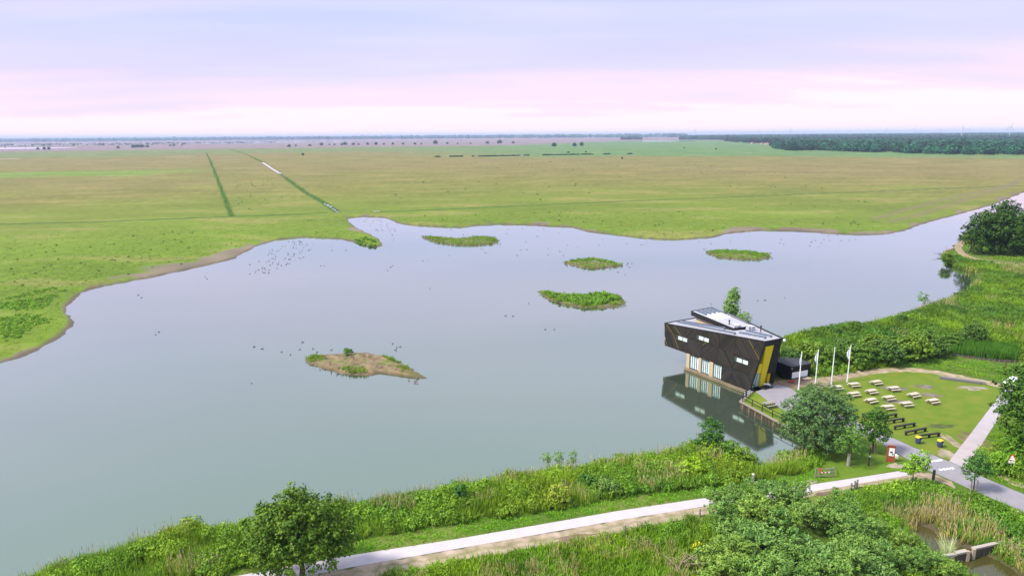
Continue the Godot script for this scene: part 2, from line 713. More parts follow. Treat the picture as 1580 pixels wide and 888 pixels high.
func lake_and_land() -> void:
	inside.resize(GW * GH)
	shore.resize(GW * GH)
	shore.fill(BAND)
	# the far shore from the left edge round to the river, then back along the near shore
	var a := [-130.0, -60.0, -108.0, -92.0]
	a += [-98.46, -124.92, -97.15, -128.01, -97, -133.84, -98.04, -141.17, -100.73, -149.87, -104.79, -157.28, -110.97, -164.83, -115.11, -171.61, -119.32, -182.75, -120.66, -190.91, -116.64, -198.67, -110.77, -207.98, -105.94, -219.33, -100.57, -231.94, -98.63, -239.47, -99.72, -253.35, -100.43, -268.85, -97.81, -284.26, -88.42, -289.33, -73.45, -284.8, -64.52, -275.42, -55.16, -261.79, -51.36, -261.6, -51.32, -269.67, -57.64, -287.67, -66.46, -306.12, -76.14, -327, -83.49, -347.86, -86.13, -359.2, -79.41, -364.6, -69.03, -360.96, -60.72, -346.39, -55.29, -333.07, -46.27, -325.18, -33.32, -319.69, -23.36, -316.79, -15.29, -325.69, -6, -327.54, 11.05, -324.07, 18.48, -318.89, 27.37, -316.05, 33.21, -300.42, 42.05, -291.83, 51.44, -281.79, 63.18, -273.98, 71.39, -275.3, 83.32, -280.07, 95.41, -292.81, 110.64, -300.15, 122.44, -297.37, 131.79, -292.75, 139.97, -286.37, 149.67, -283.91, 158.59, -285.33, 170.63, -294.6, 192.68, -317.64, 216.61, -339.04, 249.56, -369.4, 277.69, -395.01, 321.95, -441.15, 357.52, -478.25]
	a += [490.0, -612.0, 530.0, -580.0, 420.0, -470.0]
	a += [263.7, -341.6, 230.2, -312.95, 203, -298.89, 186.13, -279.81, 170.63, -258.09, 158.5, -245, 149.24, -233.05, 142.01, -218.6, 140.71, -211.92, 139.22, -204.6, 138.44, -198.69, 132.67, -190.59, 125.06, -181.54, 118.55, -174.76, 109.97, -167.82, 101.24, -161.42, 93.11, -155.46, 85.83, -150.46, 79.52, -146.8, 72.82, -144.87, 66.75, -142.48, 60, -139.69]
	a += [48.5, -131.0, 46.0, -120.0, 44.5, -110.0, 40.6, -106.0, 38.6, -105.3]
	a += [35.79, -100.57, 38.14, -94.04, 40.4, -88.65]
	a += [39.39, -87.23, 38.21, -85.65]
	a += [36.29, -82.03, 32.99, -80.43, 30.93, -80.47, 29.65, -82.91, 27.29, -86.52, 23.46, -85.37, 17.77, -83.12, 11.48, -80.8, 6.37, -79.29, 0.63, -78.34, -4.14, -76.41, -8.7, -74.57, -13.12, -73.1, -18.21, -71.99, -23.07, -70.62, -28.26, -68.62, -31.94, -67.1, -36.42, -66.14, -40.32, -64.35, -43.35, -61.51, -46.29, -59.09, -47.4, -57.1, -49.16, -54.6]
	a += [-70.0, -42.0]
	lake_line = v2s(a)
	lake_fill(lake_line)
	pond_line = v2s([43.48, -67.92, 44.98, -68.3, 45.34, -66.61, 45.73, -64.64, 46.86, -63.22, 47.92, -62.29, 48.23, -59.9, 49.3, -57.46, 49.62, -53.94, 43.74, -51.48, 44.05, -56.28, 43.93, -58.72, 43.34, -60.6, 42.65, -62.59, 42.54, -65.29])
	lake_fill(pond_line)
	var pond_mat := paint(0.040, 0.038, 0.010, 0.08, 0.5)
	ground("pond", flat(v2s([43.01, -68.95, 46.81, -68.63, 48.64, -64.83, 50.93, -62.26, 52.32, -54.3, 43.99, -49.5, 41.17, -55.33, 40.47, -59.19, 40.65, -64.7]), 0.02, Color.WHITE), pond_mat, "narrow olive-brown pond in the marsh corner")
	for k in inside.size():
		if inside[k]:
			shore[k] = -shore[k]
	var w := MB.new()
	for i in 20:
		for j in 14:
			var x0 := -420.0 + i * 60.0
			var z0 := -760.0 + j * 53.0
			w.quad(Vector3(x0, 0, z0), Vector3(x0 + 60, 0, z0), Vector3(x0 + 60, 0, z0 + 53), Vector3(x0, 0, z0 + 53))
	ground("lake", w.done(), water_mat, "calm grey-blue lake mirroring the pale evening sky")

	ditch_lines = [
		v2s([-263.7, -333.96, -252.28, -335.74, -208.78, -343.28, -165.97, -356.95, -122.29, -368.81, -103.44, -376.92]),
		v2s([-71.41, -377.87, -33.1, -391.98, 44.17, -420.1, 131.75, -447.81, 205.23, -471.06, 286.59, -496.8, 363.65, -520.22, 409.68, -535.75]),
		v2s([-96.6, -379.67, -118.49, -433.3, -157.1, -522.54, -232.21, -709.51, -293.79, -862.82, -414.5, -1157.29, -642.57, -1688.82, -1053.03, -2583.49]),
		v2s([-148.12, -361.55, -206.6, -493.08, -296.66, -696.45, -509.24, -1176.52, -816, -1862.96]),
	]
	tracks = [v2s([175.72, -328.91, 214.75, -370.12, 262.13, -418.7, 313.27, -466.16, 395.73, -544.49]), v2s([177.99, -318.67, 209.26, -348.74, 257.54, -398.89, 351.82, -496.21, 448.9, -602.97])]
	land()


func meadow_tone(x: float, z: float, t: float) -> Color:
	var az := atan2(x, -z)
	var n := noise_a.get_noise_2d(x, z * 1.8)
	var n2 := noise_b.get_noise_2d(x * 0.4, z * 0.9)
	var n3 := noise_a.get_noise_2d(x * 0.22 + 300.0, z * 0.5)
	var fresh := Color(0.118, 0.188, 0.014)
	var olive := Color(0.150, 0.165, 0.026)
	var tan_ := Color(0.185, 0.148, 0.055)
	var cool := Color(0.090, 0.180, 0.050)
	var mauve := Color(0.20, 0.15, 0.155)  # distance haze painted into the farthest ground, on top of the fog
	var q := t * (1.0 + 0.16 * n3 + 0.05 * n)
	var c := mix(fresh, olive, (q - 300.0) / 260.0)
	c = mix(c, tan_, smoothstep(380.0, 850.0, q) * (0.66 + 0.3 * n + 0.25 * n3))
	var g := smoothstep(1250.0, 1500.0, q)
	# a fresh green field far out on the left
	var gl := maxf(smoothstep(1700.0, 2100.0, q) * 0.55, smoothstep(-0.36, -0.52, az) * smoothstep(820.0, 880.0, q) * (1.0 - smoothstep(1060.0, 1150.0, q)) * 0.9)
	g = lerpf(gl, g, smoothstep(-0.22, 0.08, az + 0.1 * n))
	c = mix(c, cool if az > -0.1 or q > 1400.0 else Color(0.13, 0.215, 0.03), g)
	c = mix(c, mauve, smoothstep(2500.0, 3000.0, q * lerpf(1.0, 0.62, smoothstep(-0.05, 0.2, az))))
	c = mix(c, Color(0.25, 0.19, 0.08), smoothstep(0.15, 0.5, n2) * 0.35)
	c = mix(c, fresh, smoothstep(0.2, 0.5, n) * 0.3 * (1.0 - smoothstep(600.0, 1500.0, t)))
	return c * 1.04 * (1.0 + 0.15 * n2 + 0.16 * n + 0.2 * noise_c.get_noise_2d(x * 3.0, z * 3.0))


func land_tone(x: float, z: float) -> Color:
	var t := Vector2(x, z).length()
	var d := sd(x, z)
	var n2 := noise_b.get_noise_2d(x * 1.3, z * 1.3)
	if near_side(x, z) and d > -2.0:
		var c := Color(0.085, 0.15, 0.018) if n2 < 0.1 else Color(0.12, 0.16, 0.03)
		return mix(Color(0.10, 0.08, 0.05), c, d / 2.0) * (1.0 + 0.25 * n2)
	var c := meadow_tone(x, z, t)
	if d < BAND:
		var n := noise_a.get_noise_2d(x * 2.2 + 90.0, z * 2.2)
		var edge := 0.9 + maxf(0.0, n - 0.08) * 26.0
		c = mix(Color(0.19, 0.155, 0.115) * (1.0 + 0.35 * n2), c, smoothstep(edge * 0.6, edge * 1.15, d + n2 * 1.5))
		c = mix(Color(0.10, 0.085, 0.06), c, smoothstep(0.2, 1.3, d))
	if t > 250.0 and t < 1600.0:
		var p := Vector2(x, z)
		for k in 2:
			c = mix(Color(0.05, 0.10, 0.015), c, smoothstep(0.8, 3.2, off_line(p, ditch_lines[k])))
		c = mix(Color(0.05, 0.105, 0.015), c, smoothstep(0.8, 3.0, off_line(p, ditch_lines[2])))
		c = mix(Color(0.05, 0.105, 0.015), c, smoothstep(0.4, 2.2, off_line(p, ditch_lines[3])))
		if x > 120.0:
			for l in tracks:
				c = mix(Color(0.17, 0.145, 0.075), c, smoothstep(0.0, 5.0, off_line(p, l)) * 0.7 + 0.3)
	return c


func land() -> void:
	var radii := [8.0, 20.0, 32.0, 42.0]
	while radii[-1] < 480.0:
		radii.append(radii[-1] * 1.0065)
	while radii[-1] < 5200.0:
		radii.append(radii[-1] * 1.013)
	while radii[-1] < 36000.0:
		radii.append(radii[-1] * 1.08)
	var angles := []
	for k in range(-180, -50, 5):
		angles.append(deg_to_rad(k))
	for k in 561:
		angles.append(deg_to_rad(-50.0 + k * 100.0 / 560.0))
	for k in range(55, 181, 5):
		angles.append(deg_to_rad(k))
	var nr := radii.size()
	var na := angles.size()
	var vs := PackedVector3Array()
	var cs := PackedColorArray()
	var ns := PackedVector3Array()
	vs.resize(nr * na)
	cs.resize(nr * na)
	ns.resize(nr * na)
	ns.fill(Vector3.UP)
	for i in nr:
		var r: float = radii[i]
		for j in na:
			var x: float = r * sin(angles[j])
			var z: float = -r * cos(angles[j])
			vs[i * na + j] = Vector3(x, height(x, z), z)
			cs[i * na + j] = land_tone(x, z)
	var ids := PackedInt32Array()
	for i in nr - 1:
		for j in na - 1:
			var q := i * na + j
			ids.append_array([q, q + na, q + na + 1, q, q + na + 1, q + 1])
	var arr := []
	arr.resize(Mesh.ARRAY_MAX)
	arr[Mesh.ARRAY_VERTEX] = vs
	arr[Mesh.ARRAY_NORMAL] = ns
	arr[Mesh.ARRAY_COLOR] = cs
	arr[Mesh.ARRAY_INDEX] = ids
	var mesh := ArrayMesh.new()
	mesh.add_surface_from_arrays(Mesh.PRIMITIVE_TRIANGLES, arr)
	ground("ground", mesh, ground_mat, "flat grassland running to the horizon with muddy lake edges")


# ---------------------------------------------------------------- roads, lawn, paths
func roads() -> void:
	var concrete := func(u: float, v: float) -> Color: return Color(0.41, 0.38, 0.405)
	var r1 := v2s([-28.03, -57.49, -21.87, -59.52, -15.88, -61.25, -6.29, -63.71, 4.02, -66.74, 11.39, -68.92, 21.49, -71.48, 31.14, -73.24, 36.36, -74.69, 41.68, -76.04, 48.82, -77.9])
	var r2 := v2s([-27.65, -55.14, -21.21, -57.4, -15.46, -59.33, -6.15, -62, 3.92, -64.94, 11.85, -67.26, 21, -69.66, 30.5, -71.56, 35.63, -73.02, 40.91, -74.47, 48.47, -76.58])
	ground("cycle_road", ribbon(r1, r2, 0.912, 90, 2, concrete), road_mat, "pale concrete road running along the lake bank to the crossing")
	var s2 := v2s([-26.65, -52.77, -20.47, -55.05, -14.97, -57.13, -12.08, -58.18, -5.97, -59.84, 3.79, -62.65, 12.2, -65.13, 20.12, -67.73, 33.56, -71.73, 40.53, -73.7, 47.68, -75.46, 50.69, -75.25, 52.33, -73.52])
	var s1 := v2s([-27.69, -55.23, -21.24, -57.5, -15.48, -59.44, -11.22, -60.65, -6.16, -62.11, 3.93, -65.06, 11.87, -67.39, 21.04, -69.8, 33.93, -72.6, 40.99, -74.62, 48.56, -76.74, 51.26, -77.52, 52.86, -75.22])
	var sand := func(u: float, v: float) -> Color: return mix(mix(Color(0.47, 0.39, 0.325), Color(0.30, 0.27, 0.17), noise_c.get_noise_2d(v * 2600.0, u * 120.0) * 0.55 + 0.65 * (1.0 - smoothstep(0.05, 0.16, absf(u - 0.5))) + (0.5 if u > 0.9 else 0.0)), Color(0.10, 0.09, 0.07), 1.0 - smoothstep(0.0, 0.10, u))
	ground("sandy_verge", ribbon(s1, s2, 0.908, 420, 14, sand, 0.5), sand_mat, "rutted sandy strip beside the concrete road")
	var asphalt := func(u: float, v: float) -> Color: return Color(0.22, 0.213, 0.24)
	var a1 := v2s([39.56, -104.71, 44.35, -107.86, 45.72, -106.93, 46.25, -102.04, 48.49, -95.77, 49.82, -93.12, 50.43, -91.51, 51.99, -88, 53.4, -84.34, 54.68, -82.13, 55.59, -80.21, 56.26, -78.8, 57.36, -75.62, 59.2, -71.92, 60.82, -68.26])
	var a2 := v2s([40.24, -99.75, 41.93, -95.17, 44.26, -92.77, 47.34, -89.36, 49.02, -87.64, 49.8, -86.39, 50.05, -84.4, 50.34, -82.56, 50.74, -81.01, 51.49, -78.19, 52.19, -76.68, 53.05, -74.9, 54.14, -72.44, 56.47, -68.19, 58.13, -64.85])
	ground("asphalt_lane", ribbon(a1, a2, 0.916, 70, 2, asphalt), road_mat, "grey asphalt lane from the visitor centre past the crossing")
	var c1 := v2s([55.75, -80.2, 63.75, -88.2, 78.39, -103.03, 82.59, -107.32])
	var c2 := v2s([56.49, -78.28, 62.4, -84.18, 73.32, -95.52, 84.17, -106.68])
	var pinkish := func(u: float, v: float) -> Color: return mix(Color(0.345, 0.305, 0.31), Color(0.33, 0.32, 0.36), v * 1.3)
	ground("side_road", ribbon(c1, c2, 0.912, 40, 2, pinkish), road_mat, "pinkish concrete side road leading past the oak")
	# white block markings where the roads meet
	var marks := Node3D.new()
	marks.name = numbered("road_markings")
	add_child(marks)
	tag(marks, "two rows of white block markings across the asphalt crossing", "", "", "structure")
	var white := paint(0.78, 0.78, 0.8, 0.8)
	for row in [[53.3, -80.12, 55.04, -80.53], [53, -77.87, 55.23, -78.35]]:
		var p0 := Vector2(row[0], row[1])
		var p1 := Vector2(row[2], row[3])
		var n := maxi(4, int(p0.distance_to(p1) / 1.05))
		for k in n:
			var p := p0.lerp(p1, (k + 0.5) / n)
			var turn := Basis(Vector3.UP, -atan2(p1.y - p0.y, p1.x - p0.x))
			mi("marking", MB.new().box(Vector3(p.x, 0.919, p.y), Vector3(0.36, 0.006, 0.36), turn).done(), white, marks)
	# the sandy footpath round the lawn, and the ones farther off
	var path := func(u: float, v: float) -> Color: return mix(Color(0.31, 0.235, 0.17), Color(0.44, 0.375, 0.27), v * 1.6 + noise_c.get_noise_2d(v * 300.0, u * 20.0) * 0.4)
	var f1 := along(v2s([43.25, -106.09, 45.81, -106.63, 49.98, -108.35, 52.08, -109.39, 56.85, -111.34, 63.62, -113.83, 68.34, -114.74, 72.33, -114.3, 75.39, -112.22, 77.82, -109.59, 81.11, -106.45]), 2.2)
	ground("sandy_footpath", ribbon(f1[0], f1[1], 0.912, 120, 2, path, 0.5), sand_mat, "sandy footpath curving round the back of the picnic lawn")
	var f2 := along(v2s([182.93, -268.59, 170.59, -255.84, 161.61, -244.09, 154.78, -230.64, 152.95, -223.15, 154.23, -217.14, 157.43, -211.34, 164.51, -204.62]), 2.4)
	ground("sandy_footpath", ribbon(f2[0], f2[1], 0.912, 60, 2, path, 0.4), sand_mat, "narrow sandy track bending round the far clump of trees")
	var f3 := along(v2s([59.43, -76.56, 59.78, -75.27, 60.35, -74.01, 61.24, -72.63]), 1.0)
	ground("sandy_footpath", ribbon(f3[0], f3[1], 0.908, 20, 2, path, 0.6), sand_mat, "short worn track under the bushes beside the asphalt")
	var yard := v2s([43.16, -107.59, 44.61, -109.4, 45.83, -110, 47.71, -110.27, 50.74, -111.16, 51.79, -110.5, 50.76, -108.64, 48.31, -107.47, 45.37, -106.04, 43.45, -105.5])
	ground("brick_yard", flat(yard, 0.908, Color(0.30, 0.20, 0.16)), sand_mat, "reddish paved yard in front of the black cabin")

	var lawn := v2s([46.71, -103.14, 49.68, -105.66, 53.62, -107.96, 59.3, -110.65, 63.1, -112.84, 67.78, -113.73, 71.75, -113.3, 74.78, -111.26, 77.21, -108.67, 79.45, -105.3, 78.19, -103.03, 70.09, -94.62, 63.89, -88.41, 55.86, -80.38, 54.79, -82.31, 53.51, -84.53, 52.11, -88.21, 50.54, -91.73, 49.93, -93.35, 48.61, -96.02, 47.45, -99.6])
	ground("lawn", flat(lawn, 0.904, Color(0.160, 0.205, 0.028)), lawn_mat, "mown picnic lawn with yellowed worn patches")
	var quay_lawn := v2s([35.62, -100.11, 38.64, -103.88, 39.97, -105.28, 41.15, -99.47, 43.17, -94.67, 41.63, -88.82, 40.19, -88.22, 37.95, -93.59])
	ground("quay_lawn", flat(quay_lawn, 0.904, Color(0.17, 0.22, 0.03)), lawn_mat, "small mown strip behind the timber quay")
	var tree_lawn := v2s([38.98, -80.31, 43.17, -84.32, 47.03, -88.72, 48.81, -87.22, 49.59, -85.99, 50.2, -82.3, 50.26, -81.2, 48.3, -79.45, 48.59, -78.07, 41.76, -76.2, 36.43, -74.85, 34.72, -74.88, 36.42, -77.6])
	ground("roadside_lawn", flat(tree_lawn, 0.904, Color(0.135, 0.215, 0.028)), lawn_mat, "mown green between the willow and the concrete road")
	# bare spots: [centre, half length, half width]
	var grey := Color(0.22, 0.20, 0.17)
	for s in [[Vector3(68.1, 0.9, -106.29), 1.5, 1.0, grey], [Vector3(66.78, 0.9, -102.58), 1.7, 1.0, grey], [Vector3(60.47, 0.9, -99.99), 2.2, 0.8, grey], [Vector3(62.47, 0.9, -105.67), 1.9, 1.2, grey], [Vector3(75.68, 0.9, -105.53), 2.4, 0.8, Color(0.34, 0.31, 0.25)], [Vector3(61.32, 0.9, -90.85), 2.2, 0.8, Color(0.10, 0.14, 0.04)], [Vector3(56.6, 0.9, -81.82), 1.0, 1.4, Color(0.42, 0.37, 0.31)], [Vector3(59.8, 0.9, -85.4), 0.8, 2.6, Color(0.36, 0.32, 0.24)], [Vector3(51.52, 0.9, -107.4), 2.4, 0.9, Color(0.33, 0.29, 0.23)], [Vector3(48.43, 0.9, -79.1), 1.2, 0.6, Color(0.42, 0.38, 0.32)], [Vector3(35.94, 0.9, -75.17), 0.9, 0.5, Color(0.42, 0.38, 0.32)], [Vector3(63.1, 0.9, -85.34), 1.6, 3.4, Color(0.24, 0.20, 0.12)], [Vector3(6.5, 0.9, -63.89), 2.3, 0.45, Color(0.22, 0.155, 0.12)], [Vector3(36.24, 0.9, -72.35), 1.2, 0.35, Color(0.20, 0.15, 0.12)]]:
		var poly := PackedVector2Array()
		for k in 18:
			var a := TAU * k / 18
			var q := 1.0 + 0.75 * noise_c.get_noise_2d(cos(a) * 45.0 + s[0].x * 9.0, sin(a) * 45.0)
			poly.append(Vector2(s[0].x + cos(a) * s[1] * q, s[0].z + sin(a) * s[2] * q - cos(a) * s[1] * q * (0.28 if s[0].z > -75.0 else 0.0)))
		ground("bare_soil", flat(poly, 0.9145 if s[0].z > -75.0 and s[2] < 0.46 else 0.9075, s[3]), sand_mat, "")


# ---------------------------------------------------------------- the visitor centre
# local axes: x along the lake front away from the entrance, y up, z away from the lake front
func front(p: Vector2, d: float) -> Vector3:
	return Vector3(p.x, p.y, -0.1 + 0.07 * p.y - d)


func entry(p: Vector2, d: float) -> Vector3:   # p = (distance from the lake front, height)
	return Vector3(0.1 - 0.2235 * (p.y - 0.5) - d, p.y, p.x)


func roof_at(x: float, z: float) -> float:
	return 9.43 - 0.0985 * (x + 1.85) - 0.033 * (z - 0.55) * clampf(1.0 - x / 12.0, 0.0, 1.0)


func rect(x0: float, y0: float, x1: float, y1: float) -> PackedVector2Array:
	return PackedVector2Array([Vector2(x0, y0), Vector2(x1, y0), Vector2(x1, y1), Vector2(x0, y1)])


func building() -> void:
	var t := thing("visitor_centre", "angular black timber visitor centre leaning over the lake with yellow entrance", "building", Vector3(39.0, 0, -105.8), deg_to_rad(121.05))
	var dark := paint(0.012, 0.012, 0.015, 0.75)
	var navy := paint(0.010, 0.011, 0.017, 0.7)
	var roofing := tinted(0.7, noise_tex(0.03, Color(0.9, 0.9, 0.9), Color(1, 1, 1), 4, 44), 4.0)
	var A := Vector3(20.7, 7.2, 0.40)
	var B := Vector3(-1.85, 9.43, 0.56)
	var C := Vector3(-1.9, 9.3, 4.8)
	var K := Vector3(19.4, 7.36, 15.9)
	# the inner walls behind the cladding
	var b := MB.new()
	var up := [Vector3(19.9, 3.15, 0.16), Vector3(0.15, 3.15, 0.16), Vector3(0.05, 3.15, 5.4), Vector3(18.8, 3.15, 15.2)]
	var hi := [A + Vector3(-0.1, -0.12, 0.06), B + Vector3(0.25, -0.12, 0.06), C + Vector3(0.25, -0.12, -0.1), K + Vector3(-0.1, -0.12, -0.1)]
	for k in 4:
		if k != 1:
			b.quad(up[k], hi[k], hi[(k + 1) % 4], up[(k + 1) % 4])
	b.quad(up[0], up[1], up[2], up[3])
	# the storey below stands on the plinth; its front right of the glass carries cladding too
	var lo := [Vector3(14.3, 0.55, 0.25), Vector3(6.05, 0.55, 0.25), Vector3(6.05, 0.55, 0.04), Vector3(0.3, 0.55, 0.04), Vector3(0.3, 0.55, 5.7), Vector3(14.3, 0.55, 12.5)]
	for k in [2, 4, 5]:
		var q: Vector3 = lo[(k + 1) % 6]
		b.quad(lo[k], Vector3(lo[k].x, 3.15, lo[k].z), Vector3(q.x, 3.15, q.z), q)
	b.quad(Vector3(14.3, 0.55, 0.9), Vector3(14.3, 3.15, 0.9), Vector3(6.05, 3.15, 0.9), Vector3(6.05, 0.55, 0.9))
	mi("wall", b.done(), dark, t)
	# concrete plinth at the water line
	var pl := MB.new()
	pl.col(0.30, 0.25, 0.185)
	pl.beam(Vector3(14.6, 0.30, 0.2), Vector3(-0.35, 0.30, 0.2), 0.95, 0.5)
	pl.col(0.20, 0.15, 0.11)
	pl.beam(Vector3(14.5, -0.25, 0.25), Vector3(-0.3, -0.25, 0.25), 0.85, 0.6)
	mi("plinth", pl.done(), sand_mat, t)
	cladding(t)
	glass_front(t)
	# roof sheet with its dark coping
	var r := MB.new()
	r.col(0.30, 0.30, 0.345)
	var n := 12
	for i in n:
		for j in 6:
			var e := []
			for d in [[0, 0], [1, 0], [1, 1], [0, 1]]:
				var u := float(i + d[0]) / n
				var v := float(j + d[1]) / 6
				var p := B.lerp(A, u).lerp(C.lerp(K, u), v)
				e.append(Vector3(p.x, roof_at(p.x, p.z) - 0.03, p.z))
			r.quad(e[0], e[1], e[2], e[3])
	var roof := mi("roof", r.done(), roofing, t)
	var cp := MB.new()
	var ring := [A, B, C, K]
	for k in 4:
		var p: Vector3 = ring[k]
		var q: Vector3 = ring[(k + 1) % 4]
		p.y = roof_at(p.x, p.z) + 0.02
		q.y = roof_at(q.x, q.z) + 0.02
		cp.beam(p, q, 0.16, 0.2)
	mi("coping", cp.done(), dark, roof)
	flap(t, roofing, dark)
	# rows of panels and plant on the roof
	var panel := StandardMaterial3D.new()
	panel.albedo_color = Color(0.06, 0.075, 0.11).linear_to_srgb()
	panel.roughness = 0.25
	var frame := paint(0.38, 0.39, 0.43, 0.4)
	for l in [[5.2, 1.75, 19.4, 2.3], [9.2, 3.75, 19.2, 3.4], [-0.2, 2.75, 5.3, 2.75], [-0.1, 4.3, 5.6, 4.8]]:
		panel_row(t, Vector3(l[0], roof_at(l[0], l[1]), l[1]), Vector3(l[2], roof_at(l[2], l[3]), l[3]), panel, frame, 5 if l[2] < 6.0 else 12)
	for hv in [[8.0, 5.2, 0.9, 0.8], [6.0, 6.5, 0.9, 0.7]]:
		var y := roof_at(hv[0], hv[1])
		var u := MB.new()
		u.box(Vector3(hv[0], y + hv[3] / 2, hv[1]), Vector3(1.2, hv[3], hv[2]))
		u.box(Vector3(hv[0], y + hv[3] + 0.04, hv[1]), Vector3(1.32, 0.07, hv[2] + 0.12))
		u.tube([Vector3(hv[0] - 0.3, y, hv[1] - 0.75), Vector3(hv[0] - 0.3, y + 0.9, hv[1] - 0.75)], [0.14, 0.14], 8)
		mi("air_unit", u.done(), frame, t)
	for v in [[3.9, 6.6, 0.9], [9.4, 5.0, 1.3]]:
		var y := roof_at(v[0], v[1])
		mi("vent_pipe", MB.new().tube([Vector3(v[0], y, v[1]), Vector3(v[0], y + v[2], v[1]), Vector3(v[0], y + v[2], v[1]), Vector3(v[0], y + v[2] + 0.2, v[1])], [0.1, 0.1, 0.18, 0.18], 8).done(), paint(0.06, 0.06, 0.07, 0.5), t)
	mi("lamp_bracket", MB.new().box(C + Vector3(-0.25, -0.25, 0.15), Vector3(0.35, 0.3, 0.35)).done(), paint(0.7, 0.7, 0.72, 0.5), t)
	entrance(t, navy)


func panel_row(t: Node3D, a: Vector3, b: Vector3, m: Material, f: Material, n: int) -> void:
	var st := MB.new()
	var d := b - a
	var side := d.cross(Vector3.UP).normalized()
	for k in n:
		var p := a + d * ((k + 0.03) / n)
		var q := a + d * ((k + 0.97) / n)
		var up0 := Vector3(0, 0.09, 0)
		var up1 := Vector3(0, 0.34, 0)
		var e := [p + up0 - side * 0.26, q + up0 - side * 0.26, q + up1 + side * 0.22, p + up1 + side * 0.22]
		st.quad(e[0], e[1], e[2], e[3])
		var th := Vector3(0, -0.04, 0)
		st.quad(e[0] + th, e[3] + th, e[2] + th, e[1] + th)
		for s in 4:
			st.quad(e[s], e[s] + th, e[(s + 1) % 4] + th, e[(s + 1) % 4])
	var row := mi("solar_panel_row", st.done(), m, t)
	var r := MB.new()
	r.beam(a + side * 0.2 + Vector3(0, 0.14, 0), b + side * 0.2 + Vector3(0, 0.14, 0), 0.05, 0.26)
	r.beam(a - side * 0.32 + Vector3(0, 0.05, 0), b - side * 0.32 + Vector3(0, 0.05, 0), 0.12, 0.08)
	mi("rail", r.done(), f, row)


# the roof flap that rises towards the lake end
func flap(t: Node3D, roofing: Material, dark: Material) -> void:
	var q := [Vector3(17.9, 9.6, 4.3), Vector3(17.9, 9.6, 9.7), Vector3(6.4, 8.95, 7.75), Vector3(7.6, 8.75, 4.1)]
	var b := MB.new()
	b.col(0.31, 0.31, 0.355)
	b.quad(q[0], q[1], q[2], q[3])
	var top := mi("roof_flap", b.done(), roofing, t)
	var s := MB.new()
	for k in 4:
		var e: Vector3 = q[k]
		var f: Vector3 = q[(k + 1) % 4]
		var under := func(p: Vector3) -> Vector3: return Vector3(p.x, maxf(roof_at(p.x, p.z) - 0.1, p.y - 0.75), p.z)
		s.quad(e, f, under.call(f), under.call(e))
	s.quad(Vector3(17.9, 8.85, 4.3), Vector3(17.9, 8.85, 9.7), Vector3(8.6, 8.2, 8.1), Vector3(8.6, 8.2, 4.15))
	for k in 4:
		s.beam(q[k] + Vector3(0, 0.03, 0), q[(k + 1) % 4] + Vector3(0, 0.03, 0), 0.14, 0.14)
	mi("fascia", s.done(), dark, top)
	mi("clerestory", MB.new().plate(PackedVector2Array([Vector2(17.0, 7.4), Vector2(17.0, 8.86), Vector2(10.5, 8.36), Vector2(10.5, 8.15)]), func(p: Vector2, d: float) -> Vector3: return Vector3(p.x, p.y, 4.75 + d), 0.0, 4.4).done(), paint(0.42, 0.33, 0.22, 0.7), top)
	var at := func(x: float, z: float) -> float: return 8.77 + (x - 7.0) * 0.0765
	var sk := MB.new()
	var c := [Vector3(12.0, 0, 5.0), Vector3(14.6, 0, 5.0), Vector3(14.6, 0, 8.4), Vector3(12.0, 0, 8.4)]
	for k in 4:
		c[k].y = at.call(c[k].x, c[k].z) + 0.14
	sk.quad(c[0], c[1], c[2], c[3])
	for k in 4:
		sk.quad(c[k], c[(k + 1) % 4], c[(k + 1) % 4] - Vector3(0, 0.2, 0), c[k] - Vector3(0, 0.2, 0))
	mi("skylight", sk.done(), paint(0.72, 0.72, 0.75, 0.35), top)
	var panel := StandardMaterial3D.new()
	panel.albedo_color = Color(0.06, 0.075, 0.11).linear_to_srgb()
	panel.roughness = 0.25
	for k in 4:
		var z := 5.2 + k * 1.15
		panel_row(t, Vector3(15.0, at.call(15.0, z) - 0.02, z), Vector3(17.5, at.call(17.5, z) - 0.02, z), panel, paint(0.38, 0.39, 0.43, 0.4), 3)


